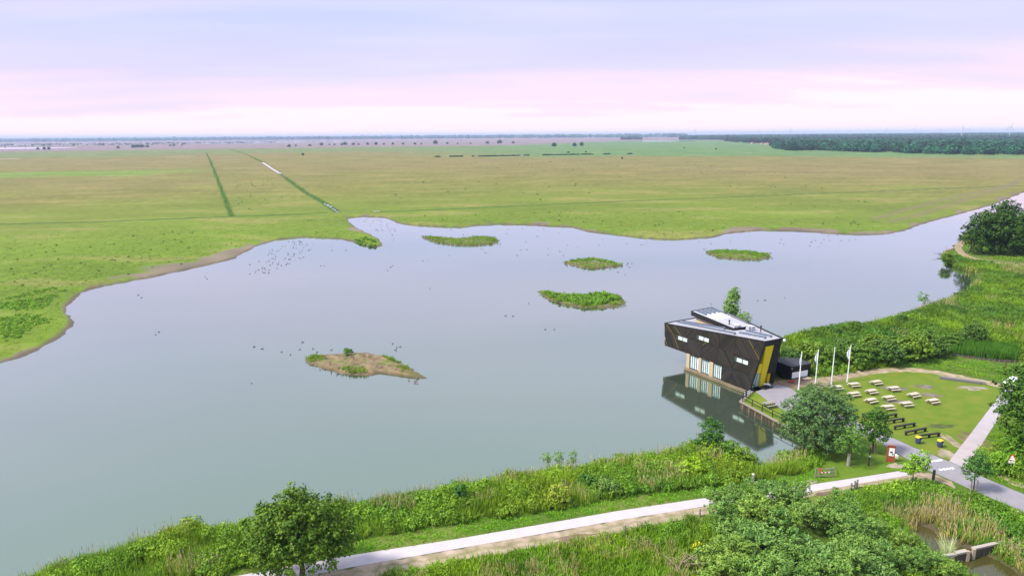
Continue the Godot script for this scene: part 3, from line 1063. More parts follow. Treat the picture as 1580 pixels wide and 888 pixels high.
# charred boards in panels, each panel's boards slanting its own way
func cladding(t: Node3D) -> void:
	var outline := PackedVector2Array([Vector2(-1.82, 9.40), Vector2(20.68, 7.18), Vector2(20.1, 3.1), Vector2(6.05, 3.1), Vector2(6.05, 0.58), Vector2(0.0, 0.58)])
	var holes := []
	for w in [[14.55, 5.05, 17.35, 5.85], [9.55, 6.3, 12.45, 7.1], [0.85, 4.7, 3.75, 5.5]]:
		holes.append(rect(w[0], w[1], w[2], w[3]))
	var cols := [-2.4, 3.9, 7.3, 11.0, 15.3, 21.0]
	var rows := [0.4, 3.35, 5.95, 10.0]
	var turns := [[0.9, 2.2, 0.7, 1.1, 2.3], [2.1, 0.8, 2.35, 0.75, 0.95], [0.75, 2.3, 0.85, 2.2, 0.7]]
	rng.seed = 77
	for i in cols.size() - 1:
		for j in 3:
			var x1: float = cols[i + 1]
			var cell := rect(cols[i] + 0.025, rows[j] + 0.025, x1 - 0.025, rows[j + 1] - 0.025)
			var parts := Geometry2D.intersect_polygons(outline, cell)
			if parts.is_empty():
				continue
			var mb := MB.new()
			var th: float = turns[j][i] + rf(-0.08, 0.08)
			var dir := Vector2(cos(th), sin(th))
			var nor := Vector2(-dir.y, dir.x)
			var c := Vector2((cols[i] + x1) / 2, (rows[j] + rows[j + 1]) / 2)
			for k in range(-20, 21):
				var o := c + nor * (k * 0.27)
				var broad := 0.245
				var gold := rng.randf() < 0.035
				if gold:
					broad = 0.07
				var strip := PackedVector2Array([o - dir * 8.0, o + dir * 8.0, o + dir * 8.0 + nor * broad, o - dir * 8.0 + nor * broad])
				var g := rf(0.68, 1.42)
				var warm := rf(0.0, 1.0)
				mb.colc(Color(0.024 + 0.007 * warm, 0.0225 + 0.003 * warm, 0.022) * g)
				if gold:
					mb.col(0.20, 0.15, 0.02)
				var d := 0.03 + rf(0.0, 0.022)
				for part in parts:
					var bits := Geometry2D.intersect_polygons(part, strip)
					for h in holes:
						var left := []
						for bit in bits:
							left.append_array(Geometry2D.clip_polygons(bit, h))
						bits.assign(left)
					for bit in bits:
						if not Geometry2D.is_polygon_clockwise(bit) and bit.size() > 2:
							mb.plate(bit, front, 0.0, d)
			mi("cladding_panel", mb.done(), black_wood, t)
	# the strip windows set into the boards
	var pane := StandardMaterial3D.new()
	pane.albedo_color = Color(0.46, 0.55, 0.55).linear_to_srgb()
	pane.roughness = 0.12
	pane.metallic_specular = 0.7
	for h in holes:
		var a: Vector2 = h[0]
		var z: Vector2 = h[2]
		var mid := a.lerp(z, 0.5)
		var w := MB.new()
		w.col(0.03, 0.05, 0.055)
		for e in [rect(a.x, a.y, z.x, a.y + 0.07), rect(a.x, z.y - 0.07, z.x, z.y), rect(a.x, a.y + 0.07, a.x + 0.08, z.y - 0.07), rect(z.x - 0.5, a.y + 0.07, z.x, z.y - 0.07), rect(mid.x - 0.32, a.y + 0.07, mid.x - 0.16, z.y - 0.07)]:
			w.plate(e, front, -0.2, 0.05)
		var f := mi("window", w.done(), tinted(0.6), t)
		for e in [rect(a.x + 0.08, a.y + 0.07, mid.x - 0.32, z.y - 0.07), rect(mid.x - 0.16, a.y + 0.07, z.x - 0.5, z.y - 0.07)]:
			mi("pane", MB.new().plate(e, front, -0.03, 0.02).done(), pane, f)


# three bays of tall glass with white curtains, between timber posts
func glass_front(t: Node3D) -> void:
	var post := paint(0.36, 0.28, 0.19, 0.7)
	var frame := paint(0.025, 0.03, 0.035, 0.5)
	var curtain := paint(0.88, 0.90, 0.92, 0.9)
	var pane := StandardMaterial3D.new()
	pane.albedo_color = Color(0.75, 0.9, 0.95, 0.12)
	pane.transparency = BaseMaterial3D.TRANSPARENCY_ALPHA
	pane.roughness = 0.03
	for x in [[13.55, 14.3], [10.75, 11.35], [8.0, 8.85]]:
		mi("post", MB.new().box(Vector3((x[0] + x[1]) / 2, 1.85, 0.08), Vector3(x[1] - x[0], 2.6, 0.22)).done(), post, t)
	for bay in [[11.35, 13.55, 4], [8.85, 10.75, 4], [6.1, 8.0, 4]]:
		var f := MB.new()
		var x0: float = bay[0]
		var x1: float = bay[1]
		f.box(Vector3((x0 + x1) / 2, 0.62, 0.1), Vector3(x1 - x0, 0.12, 0.14))
		f.box(Vector3((x0 + x1) / 2, 3.06, 0.1), Vector3(x1 - x0, 0.12, 0.14))
		for k in bay[2] + 1:
			f.box(Vector3(lerpf(x0 + 0.05, x1 - 0.05, float(k) / bay[2]), 1.84, 0.06), Vector3(0.06, 2.32, 0.1))
		var w := mi("window", f.done(), frame, t)
		var wide: float = (x1 - x0 - 0.1) / bay[2]
		for k in bay[2]:
			var c: float = x0 + 0.05 + wide * (k + 0.5)
			mi("pane", MB.new().box(Vector3(c, 1.84, 0.07), Vector3(wide - 0.07, 2.32, 0.012)).done(), pane, w)
			# folds of cloth behind the pane
			var b := MB.new()
			b.smooth(true)
			var n := 10
			var from: float = c - wide * (0.42 if k % 2 else 0.48)
			var to: float = c + wide * (0.30 if k % 2 else 0.46)
			for e in n:
				var xa := lerpf(from, to, float(e) / n)
				var xb := lerpf(from, to, float(e + 1) / n)
				var za := 0.2 + 0.03 * sin(e * 2.1)
				var zb := 0.2 + 0.03 * sin((e + 1) * 2.1)
				b.quad(Vector3(xa, 0.66, za), Vector3(xb, 0.66, zb), Vector3(xb, 3.0, zb), Vector3(xa, 3.0, za))
			mi("curtain", b.done(), curtain, w)


func entrance(t: Node3D, navy: Material) -> void:
	var yellow := paint(0.62, 0.50, 0.012, 0.5)
	var v := func(a: Array) -> PackedVector2Array: return v2s(a)
	# the dark front: lintel, slanting jamb on the lake side, the broad leaf on the other side, reveal behind
	mi("entrance_wall", MB.new().plate(v.call([0.52, 8.52, 4.76, 8.46, 4.72, 9.26, 0.58, 9.4]), entry, -0.2, 0.05).plate(v.call([-0.05, 0.6, 0.36, 0.6, 0.80, 8.52, 0.52, 8.52]), entry, -0.5, 0.05).plate(v.call([3.45, 3.1, 5.5, 2.95, 4.78, 8.46, 3.02, 8.46]), entry, -0.5, 0.05).plate(v.call([5.05, 0.9, 5.85, 0.9, 5.52, 2.93, 4.75, 3.0]), entry, -0.5, 0.05).plate(v.call([0.2, 0.9, 5.2, 0.9, 4.5, 8.6, 0.4, 8.6]), entry, -1.6, -1.5).done(), navy, t)
	mi("yellow_fin", MB.new().plate(v.call([2.35, 0.9, 3.4, 0.9, 3.0, 8.45, 1.02, 8.5]), entry, -0.9, 0.03).done(), yellow, t)
	mi("yellow_lintel", MB.new().plate(v.call([0.66, 3.65, 2.1, 3.55, 1.92, 5.25, 0.78, 5.4]), entry, -0.8, -0.08).done(), yellow, t)
	mi("yellow_post", MB.new().plate(v.call([4.38, 0.95, 5.0, 0.95, 4.66, 3.05, 3.98, 3.08]), entry, -0.7, -0.2).done(), yellow, t)
	var door := StandardMaterial3D.new()
	door.albedo_color = Color(0.33, 0.48, 0.44).linear_to_srgb()
	door.roughness = 0.2
	var d := mi("door", MB.new().plate(v.call([0.50, 0.95, 2.35, 0.95, 1.75, 3.5, 0.62, 3.6]), entry, -0.75, -0.2).done(), door, t)
	mi("frame", MB.new().plate(v.call([1.30, 0.95, 1.38, 0.95, 1.22, 3.5, 1.14, 3.5]), entry, -0.2, -0.16).done(), paint(0.05, 0.06, 0.06, 0.5), d)
	var glass := StandardMaterial3D.new()
	glass.albedo_color = Color(0.03, 0.045, 0.05).linear_to_srgb()
	glass.roughness = 0.08
	mi("upper_window", MB.new().plate(v.call([0.8, 5.45, 1.7, 5.3, 1.42, 7.6, 0.95, 7.6]), entry, -0.8, -0.7).done(), glass, t)
	tag(mi("door_mat", MB.new().box(Vector3(0, 0.015, 0), Vector3(1.6, 0.03, 2.2), Basis(Vector3.UP, deg_to_rad(121))).done(), paint(0.015, 0.015, 0.018, 0.95)), "black doormat on the paving before the yellow entrance", "doormat").position = Vector3(41.9, 0.92, -106.6)


# ---------------------------------------------------------------- quay with its railing
func quay() -> void:
	var line := v2s([39.02, -104.92, 35.79, -100.57, 38.14, -94.04, 40.5, -88.02])
	var t := thing("quay_wall", "weathered timber quay wall along the water below the railing", "quay", Vector3.ZERO)
	var b := MB.new()
	b.col(0.24, 0.215, 0.19)
	for k in line.size() - 1:
		b.beam(Vector3(line[k].x, 0.86, line[k].y), Vector3(line[k + 1].x, 0.86, line[k + 1].y), 0.5, 0.16)
	mi("capping_beam", b.done(), wood_mat, t)
	for k in line.size() - 1:
		var n := int(line[k].distance_to(line[k + 1]) / 0.62)
		for i in n:
			var p := line[k].lerp(line[k + 1], (i + 0.5) / n)
			var d := (line[k + 1] - line[k]).normalized()
			var q := rf(0.85, 1.15)
			mi("plank", MB.new().col(0.075 * q, 0.06 * q, 0.045 * q).box(Vector3(p.x, 0.28, p.y), Vector3(0.56, 1.0, 0.12 + 0.05 * (i % 2)), Basis(Vector3.UP, -atan2(d.y, d.x))).done(), wood_mat, t)
		for i in int(n / 3.0) + 1:
			var p := line[k].lerp(line[k + 1], (i + 0.3) / (n / 3.0 + 1.0))
			mi("mooring_pile", MB.new().col(0.2, 0.17, 0.13).tube([Vector3(p.x, -0.8, p.y + 0.22), Vector3(p.x, 0.8, p.y + 0.22)], [0.14, 0.13], 8).done(), wood_mat, t)
	var rail := thing("railing", "black two-bar railing running along the timber quay", "railing", Vector3.ZERO)
	var black := paint(0.012, 0.012, 0.014, 0.5)
	var rl := v2s([39.45, -105.29, 36.09, -100.63, 38.49, -94.52, 41, -88.84])
	for k in rl.size() - 1:
		var p := rl[k]
		var q := rl[k + 1]
		for h in [0.55, 1.05]:
			mi("rail", MB.new().beam(Vector3(p.x, LAND + h, p.y), Vector3(q.x, LAND + h, q.y), 0.08, 0.08).done(), black, rail)
		var n := maxi(2, int(p.distance_to(q) / 1.9))
		for i in n:
			var s := p.lerp(q, float(i) / n)
			mi("post", MB.new().box(Vector3(s.x, LAND + 0.52, s.y), Vector3(0.1, 1.1, 0.1)).done(), black, rail)
	var at := Vector3(37.44, 0.9, -102.5)
	var bd := thing("notice_board", "white notice panel fixed to the railing at the building's corner", "notice board", at + Vector3(0, 0.25, 0), deg_to_rad(121))
	mi("panel", MB.new().box(Vector3(0, 0.45, 0), Vector3(0.06, 0.7, 1.3)).done(), paint(0.75, 0.76, 0.78, 0.5), bd)
	mi("rail", MB.new().box(Vector3(0.02, 0.83, 0), Vector3(0.08, 0.06, 1.4)).done(), black, bd)
	mi("rail", MB.new().box(Vector3(0.02, 0.07, 0), Vector3(0.08, 0.06, 1.4)).done(), black, bd)


func cabin() -> void:
	var p0 := Vector3(47.37, 0.9, -110.12)
	var p1 := Vector3(51.46, 0.9, -111.79)
	var d := p1 - p0
	var long := d.length()
	var turn := -atan2(d.z, d.x)
	var t := thing("black_cabin", "low black cabin with flat roof and long white panel behind the flagpoles", "cabin", p0, turn)
	var wall := paint(0.007, 0.008, 0.012, 0.7)
	mi("wall", MB.new().box(Vector3(long / 2, 1.1, -2.1), Vector3(long, 2.2, 4.2)).done(), wall, t)
	for k in 14:
		mi("plank", MB.new().box(Vector3(long * (k + 0.5) / 14, 1.75, 0.015), Vector3(long / 14 - 0.02, 0.86, 0.03)).done(), paint(0.008 + 0.002 * (k % 3), 0.009 + 0.002 * (k % 3), 0.014, 0.7), t)
	var r := MB.new().box(Vector3(long / 2, 2.27, -2.1), Vector3(long + 0.3, 0.14, 4.5))
	var roof := mi("roof", r.done(), paint(0.028, 0.031, 0.038, 0.8), t)
	mi("coping", MB.new().box(Vector3(long / 2, 2.36, 0.1), Vector3(long + 0.3, 0.05, 0.12)).box(Vector3(0, 2.36, -2.1), Vector3(0.12, 0.05, 4.3)).done(), paint(0.02, 0.02, 0.025, 0.6), roof)
	mi("white_panel", MB.new().box(Vector3(long * 0.46, 0.72, 0.05), Vector3(long * 0.78, 1.05, 0.06)).done(), paint(0.72, 0.74, 0.78, 0.5), t)
	mi("lamp", MB.new().box(Vector3(0.1, 2.0, 0.1), Vector3(0.2, 0.15, 0.2)).done(), paint(0.3, 0.3, 0.32, 0.5), t)
	mi("vent", MB.new().box(Vector3(long + 0.06, 1.5, -0.5), Vector3(0.12, 0.3, 0.3)).done(), paint(0.6, 0.6, 0.62, 0.5), t)
	var s := thing("wooden_step", "small pale wooden step on the ground before the black cabin", "step", Vector3(50.23, 0.9, -110.21), turn)
	for k in 3:
		mi("plank", MB.new().col(0.42, 0.33, 0.25).box(Vector3(0, 0.16, -0.32 + k * 0.32), Vector3(1.7, 0.05, 0.29)).done(), wood_mat, s)
	for x in [-0.6, 0.6]:
		mi("bearer", MB.new().col(0.2, 0.16, 0.12).box(Vector3(x, 0.065, 0), Vector3(0.1, 0.13, 0.9)).done(), wood_mat, s)
	var h := thing("red_hose", "coil of red hose lying at the cabin's front corner", "hose", Vector3(47.04, 0.9, -108.88))
	var pts := []
	var rad := []
	for k in 40:
		var a := k * 0.5
		pts.append(Vector3(cos(a) * (0.38 + 0.004 * k), 0.06 + 0.004 * k, sin(a) * (0.30 + 0.003 * k)))
		rad.append(0.05)
	mi("coil", MB.new().tube(pts, rad, 5).done(), paint(0.42, 0.05, 0.03, 0.5), h)


# ---------------------------------------------------------------- islets
func islet(poly: PackedVector2Array, label: String, rise: float, green: float, sand: Color) -> Node3D:
	var n := 64
	var c := Vector2.ZERO
	for p in poly:
		c += p / poly.size()
	var closed := poly.duplicate()
	closed.append(poly[0])
	var ring := resample(closed, n + 1)
	var b := MB.new()
	b.smooth(true)
	var rings := []
	var steps := [[1.10, -0.5], [1.02, -0.08], [0.96, 0.22], [0.86, 0.42], [0.65, 0.5], [0.4, 0.55], [0.15, 0.58]]
	for s in steps:
		var row := []
		for k in n:
			var q := ring[k] - c
			var wob: float = 1.0 + noise_c.get_noise_2d(ring[k].x * 8.0, ring[k].y * 8.0) * 0.10
			var p: Vector2 = c + q * s[0] * wob
			var g := noise_c.get_noise_2d(p.x * 5.0 + 40.0, p.y * 5.0)
			var col := mix(sand * (1.0 + 0.5 * noise_c.get_noise_2d(p.x * 14.0, p.y * 14.0)), Color(0.12, 0.19, 0.025), (g + green) * 2.2)
			if s[1] < 0.3:
				col = mix(Color(0.17, 0.14, 0.10), col, 0.25)
			row.append([Vector3(p.x, s[1] * (rise if s[1] > 0 else 1.0) + 0.05 * g, p.y), col * (1.0 + 0.2 * g)])
		rings.append(row)
	for k in rings.size() - 1:
		for i in n:
			var q := (i + 1) % n
			for e in [[k, i], [k + 1, i], [k + 1, q], [k, i], [k + 1, q], [k, q]]:
				var v: Array = rings[e[0]][e[1]]
				b.colc(v[1])
				b.st.add_vertex(v[0])
	for i in n:
		for e in [rings[-1][i], [Vector3(c.x, 0.6 * rise, c.y), rings[-1][i][1]], rings[-1][(i + 1) % n]]:
			b.colc(e[1])
			b.st.add_vertex(e[0])
	return ground("islet", b.done(), sand_mat, label)


func islands() -> void:
	var mud := Color(0.24, 0.20, 0.15)
	var herb := crown([[Vector3(0, 0.2, 0), Vector3(0.5, 0.4, 0.5)]], 7, 0.22, 9, Vector2(0.34, 0.16), Color(0.055, 0.125, 0.016), Color(0.10, 0.19, 0.025), 5, -0.1)
	var grass := tuft(12, 0.6, 0.09, 0.35, 0.35, Color(0.08, 0.13, 0.02), Color(0.16, 0.24, 0.04), 9)
	var tone := func(p: Vector2) -> Color: return Color.WHITE * (1.0 + 0.4 * noise_c.get_noise_2d(p.x * 6.0, p.y * 6.0))
	var a := v2s([-40.26, -125.61, -39.19, -127.57, -35.87, -128.5, -32.21, -129.23, -28.77, -129.35, -25.16, -127.22, -21.67, -123.61, -17.88, -118.4, -15.46, -115.08, -16.42, -114.44, -19.88, -116.02, -23.63, -117.48, -26.92, -116.36, -30.68, -117.47, -34.85, -119.86, -37.99, -122.5])
	var isl := islet(a, "sandy islet covered with pale shingle, nearest of the five islets", 1.0, -0.12, Color(0.27, 0.205, 0.14))
	for part in [[-39.88, -125.61, -38.56, -127.16, -36.57, -126.31, -36.11, -123.21, -38.21, -123.26], [-32.26, -119.09, -29.51, -120.1, -27.11, -118.97, -26.32, -116.86, -29.42, -117.1], [-25.6, -126.83, -23.94, -126, -20.82, -122.09, -21.98, -121.74, -24.16, -124.44], [-21.62, -119.55, -19.99, -120.59, -18.49, -117.71, -19.98, -116.71]]:
		scatter("grass_patch", "", "", grass, grass_mat, v2s(part), 7.0, Vector2(0.6, 1.1), tone, null, 0.2, isl)
	var bush := crown([[Vector3(0, 0.7, 0), Vector3(0.75, 0.8, 0.75)]], 26, 0.34, 16, Vector2(0.3, 0.15), Color(0.035, 0.10, 0.012), Color(0.06, 0.14, 0.018), 61, -0.6)
	for l in [[Vector3(-32.17, 0.5, -126.69), 0.85, "taller dark round bush on the sandy islet's back edge"], [Vector3(-31.59, 0.5, -126.87), 0.7, "smaller dark bush next to the tall one on the sandy islet"]]:
		var o := thing("islet_bush", l[2], "bush", l[0], l[1] * 5.0, "bushes on the sandy islet")
		mi("foliage", bush, leaf_mat, o)
		o.scale = Vector3.ONE * l[1]
	var list := [
		[[-38.02, -287.14, -34.37, -288.84, -26.83, -281.89, -20.87, -281.57, -16.25, -285.95, -10.8, -286.6, -6.85, -281.73, -5.08, -272.77, -7.52, -266.17, -15.03, -263.31, -22.71, -264.5, -29.69, -270.63], "curved green islet close to the far shore, leftmost of the five", 0.15, [-36.08, -287.03, -26.74, -280.98, -20.67, -278.85, -14.78, -284.01, -7.39, -281.76, -6.13, -272.82, -13.92, -266.5, -23.04, -268.62, -29.79, -274.05], 0.42, 2.2],
		[[17.5, -225.72, 22.18, -229.17, 27.97, -231.41, 32.82, -226.26, 36.56, -219.63, 31.44, -216.47, 25.92, -213.96, 21.18, -218.58], "lens-shaped islet with a bare pink middle and bushy rim", -0.05, [18.9, -226.87, 22.62, -229.15, 27.97, -231.41, 33.73, -225.01, 34.54, -220.29, 31.47, -222.74, 27.39, -226.49, 21.72, -224.34], 0.7, 5.0],
		[[7.12, -182.99, 9.71, -181.31, 13.82, -177.31, 18.92, -176.38, 24.36, -178.46, 26.73, -176.86, 28.39, -173.11, 28.92, -168.16, 25.8, -164.9, 21.62, -163.72, 17.62, -163.85, 13.07, -167.32, 9.48, -173.75], "large islet covered in tall lush green plants", 0.3, [8.44, -180.57, 13.77, -176.55, 18.84, -175.63, 24.26, -177.7, 27.26, -174.61, 28.05, -170.97, 24.43, -169, 24.38, -166.27, 17.75, -165.16, 13.5, -168.67, 10.2, -174.45], 1.0, 5.0],
		[[70.53, -244.81, 76.04, -246.69, 81.88, -246.41, 86.75, -243.34, 90.33, -239.03, 89.72, -232.45, 83.98, -227.67, 77.25, -228.59, 72.03, -233.25, 70.86, -238.58], "oblong green islet nearest the river mouth", 0.25, [71.89, -245.46, 76.99, -245.93, 84.44, -243.45, 89.84, -237.7, 87.93, -231.25, 83.98, -235.31, 78.11, -238.25, 71.7, -239.9], 0.62, 4.5],
	]
	for l in list:
		var o := islet(v2s(l[0]), l[1], 0.9, l[2], mud)
		var area := v2s(l[3])
		scatter("leafy_plants", "", "", herb, leaf_mat, area, l[5] * 0.45, Vector2(0.8, 1.5) * l[4], tone, null, 0.2, o)
		scatter("grass_patch", "", "", grass, grass_mat, v2s(l[0]), 1.6, Vector2(0.6, 1.2), tone, null, 0.2, o)


# ---------------------------------------------------------------- what lies far off
func far_country() -> void:
	# ditch water and distant gleams
	for w in [
		[[-117.35, -429.04, -111.24, -416.5, -104.52, -400.92, -96.6, -379.67], 2.2, "sliver of open water at the near end of the long ditch"],
		[[-409.26, -1142.51, -341.68, -977.95, -291, -854.53, -265, -792.73], 3.6, "bright stretch of open water farther up the ditch"],
		[[-77.49, -383.25, -73.99, -384], 3.0, "small puddle on the meadow close to the lake's inlet"],
		[[-1110.95, -1455.65, -1068.95, -1453.9, -1028.74, -1456.5], 12.0, "pale pool in the meadow at the picture's edge"],
		[[-754.4, -1517.06, -718.35, -1578.06], 5.0, "thin gleam of water in the green field"],
	]:
		var e := along(v2s(w[0]), w[1])
		ground("distant_water", ribbon(e[0], e[1], 0.906, 40, 1, func(u: float, v: float) -> Color: return Color.WHITE, w[1] * 0.3), water_mat, w[2])
	for w in [
		[[-2354.33, -2916.79, -2119.4, -2892.14, -1986.73, -2934.61, -1974.49, -3169.68, -2031.31, -3261.17, -2282.32, -3372.66, -2521.76, -3443.04, -2827.51, -3504.96], "long lake gleaming far off beyond the meadow"],
		[[-3756.9, -4660.19, -3288.99, -4734.25, -3039.08, -4687.69, -3204.63, -4943.58, -3588.56, -5166.34, -4235.48, -5255.06], "pale lagoon lying behind the far scrub"],
		[[-2125.55, -4737.47, -1896.35, -4883.87, -1536.03, -5040.99, -1145.64, -5408.15, -1266.36, -5979.12, -1946.97, -6392.38, -2484.73, -6402.31, -2617.5, -5836.26], "far sheet of water gleaming under the horizon"],
		[[705.53, -3859.88, 1018.6, -3823.67, 1072.9, -4027.93, 771.2, -4219.87], "thin bright pool before the far woods"],
	]:
		ground("distant_water", flat(v2s(w[0]), 0.906, Color.WHITE), water_mat, w[1])
	# green growth in the ditches
	rng.seed = 31
	var herb := crown([[Vector3(0, 0.2, 0), Vector3(1.3, 0.7, 1.3)]], 8, 0.5, 8, Vector2(0.9, 0.45), Color(0.045, 0.105, 0.014), Color(0.07, 0.14, 0.02), 15, -0.1)
	var k := 0
	for l in [[ditch_lines[2], 1.9, "band of rushes along the long ditch across the meadow"], [ditch_lines[3], 1.5, "dark strip of rushes along the shorter ditch"], [ditch_lines[0], 0.5, "low growth along the straight furrow on the left"], [ditch_lines[1], 0.5, "low growth along the furrow across the wide meadow"]]:
		var where: Array[Transform3D] = []
		var tones := PackedColorArray()
		var pts := resample(l[0], 700 if k < 2 else 500)
		for p in pts:
			for s in 2:
				var side := (0.9 if s else -0.9) * (1.3 if k < 1 else 0.5) + rf(-0.7, 0.7)
				if k < 2 and (rng.randf() < 0.12 or (k == 0 and p.y < ditch_lines[2][3].y and p.y > ditch_lines[2][5].y)):
					continue
				var sc: float = rf(0.5, 1.0) * l[1] * (0.27 if k < 2 else 0.25)
				where.append(Transform3D(Basis(Vector3.UP, rf(0, TAU)) * Basis.from_scale(Vector3(sc * 1.2, sc * 0.8, sc * 1.2)), Vector3(p.x + side, LAND - 0.05, p.y + rf(-1.5, 1.5))))
				tones.append(Color(1.5, 1.45, 1.1) * rf(0.75, 1.15))
		field("ditch_rushes", l[2], "rushes", herb, leaf_mat, where, tones)
		k += 1
	# dark tussocks on the meadow
	for l in [
		[[-241.31, -320.72, -187.52, -334.23, -124.3, -354.17, -88.66, -346.24, -74.7, -290.07, -100.32, -283.88, -103.88, -234.67, -117, -204.84, -130.16, -183.19, -130.13, -168.5], 0.014, "dark docks and thistles scattered over the near meadow", 0.8],
		[[-63.98, -355.86, 3.83, -369.3, 157.03, -403.08, 252.78, -437.17, 169.65, -300.7, 119.11, -303.73, 85.83, -288.93, 61.55, -278.79, 40.29, -299.76, 18.76, -323.83, -27.77, -326.74], 0.008, "dark tufts scattered on the meadow beyond the lake", 0.8],
		[[-269.63, -654.04, -242.31, -700.07, -133.37, -456.7, -106.13, -387.01, -153.9, -387.11], 0.006, "sparse dark tufts between the two ditches", 0.9],
		[[-102.61, -1243.08, 380.92, -1309.95, 250.27, -519.1, 44.6, -424.19, -87.54, -403.29], 0.0006, "few dark tufts dotted across the wide tan meadow", 1.4],
	]:
		scatter("meadow_tufts", l[2], "plants", herb, leaf_mat, v2s(l[0]), l[1], Vector2(0.16, 0.5) * l[3], func(p: Vector2) -> Color: return Color.WHITE * rf(0.7, 1.1), func(p: Vector2) -> bool: return noise_b.get_noise_2d(p.x * 0.3, p.y * 0.3) > -0.05 and sd(p.x, p.y) > 5.0)
	scatter("meadow_herbs", "thick green nettles and docks on the meadow corner by the lake", "plants", herb, leaf_mat, v2s([-135, -162.12, -134.32, -174.24, -131.27, -184.84, -129.23, -191.45, -122.75, -186.16, -117.82, -173.69, -111.91, -165.25, -113.92, -161.46, -104.46, -150.59, -107.48, -149.58, -106.05, -143.28, -103.4, -135.58, -109.19, -132.63]), 2.2, Vector2(0.14, 0.36), func(p: Vector2) -> Color: return Color(2.0, 1.75, 1.1) * rf(0.6, 1.25), func(p: Vector2) -> bool: return noise_b.get_noise_2d(p.x * 1.6, p.y * 1.6) > -0.3 + 0.2 * rng.randf() and sd(p.x, p.y) > 4.0)
	scatter("shore_tufts", "dark tufts along the grassy shore edge at the lake's corner", "plants", herb, leaf_mat, v2s([-116.74, -169.43, -110.5, -164.55, -103.47, -153.94, -99.75, -146.69, -97.68, -139.14, -96.25, -131.01, -98.48, -132.35, -100.72, -141.64, -102.98, -149.45]), 0.12, Vector2(0.2, 0.4), func(p: Vector2) -> Color: return Color(0.8, 0.8, 0.7) * rf(0.7, 1.2), func(p: Vector2) -> bool: return noise_b.get_noise_2d(p.x * 2.0, p.y * 2.0) > 0.1)
	var turf := tuft(12, 0.30, 0.16, 0.7, 0.9, Color(0.085, 0.135, 0.014), Color(0.125, 0.20, 0.02), 71)
	var turf_tone := func(p: Vector2) -> Color:
		var m := noise_b.get_noise_2d(p.x, p.y * 1.6)
		return Color(1.0 + 0.5 * m, 0.92 + 0.12 * m, 1.0) * rf(0.75, 1.15)
	var off_mud := func(p: Vector2) -> bool: return rng.randf() < clampf((390.0 - p.length()) / 170.0, 0.0, 0.9) and sd(p.x, p.y) > 1.6 + maxf(0.0, noise_a.get_noise_2d(p.x * 2.2 + 90.0, p.y * 2.2) - 0.08) * 26.0
	scatter("meadow_grass", "grazed turf of the meadow between the left ditches and the lake", "grass", turf, grass_mat, v2s([-270.94, -327.15, -250.38, -333.15, -164.64, -354.02, -101.71, -370.47, -63.98, -355.86, -71.41, -327.01, -63.52, -271.24, -78.28, -282.69, -96.32, -280, -98.87, -264.73, -97.03, -235.65, -104.18, -215.74, -115.62, -195.36, -119.93, -186.88, -113.31, -167.96, -99.99, -149.37, -95.22, -131.41, -96.9, -123.01, -108.78, -122.55]), 0.8, Vector2(0.28, 0.65), turf_tone, off_mud, 0.2)
	scatter("meadow_grass", "grazed turf of the meadow along the lake's far shore", "grass", turf, grass_mat, v2s([-65.02, -361.82, 40.69, -386.46, 206.91, -427.69, 345.21, -473.87, 250.35, -370.78, 171.69, -294.16, 139.64, -285.87, 111.13, -297.72, 83.1, -279.46, 62.98, -273.28, 41.98, -291.42, 27.17, -313.8, -21.21, -321.47, -46.27, -325.44]), 0.6, Vector2(0.35, 0.75), turf_tone, off_mud, 0.2)
	scatter("spit_grass", "bright grass on the tip of the spit between bay and inlet", "grass", herb, leaf_mat, v2s([-65.25, -276.56, -61.86, -281.8, -56.07, -274.31, -50.43, -262.28, -51.8, -257.62, -57.64, -264.27]), 0.35, Vector2(0.35, 0.6), func(p: Vector2) -> Color: return Color(1.5, 1.35, 1.1) * rf(0.8, 1.2))
	far_trees()
	turbines()


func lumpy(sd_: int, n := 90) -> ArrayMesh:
	return crown([[Vector3(0, 0.55, 0), Vector3(0.5, 0.42, 0.5)], [Vector3(0.25, 0.4, 0.1), Vector3(0.35, 0.3, 0.35)], [Vector3(-0.25, 0.42, -0.1), Vector3(0.35, 0.3, 0.35)]], n, 0.13, 7, Vector2(0.20, 0.13), Color(0.007, 0.040, 0.032), Color(0.014, 0.062, 0.046), sd_, -0.8)  # teal leaf tones have blue distance haze painted in


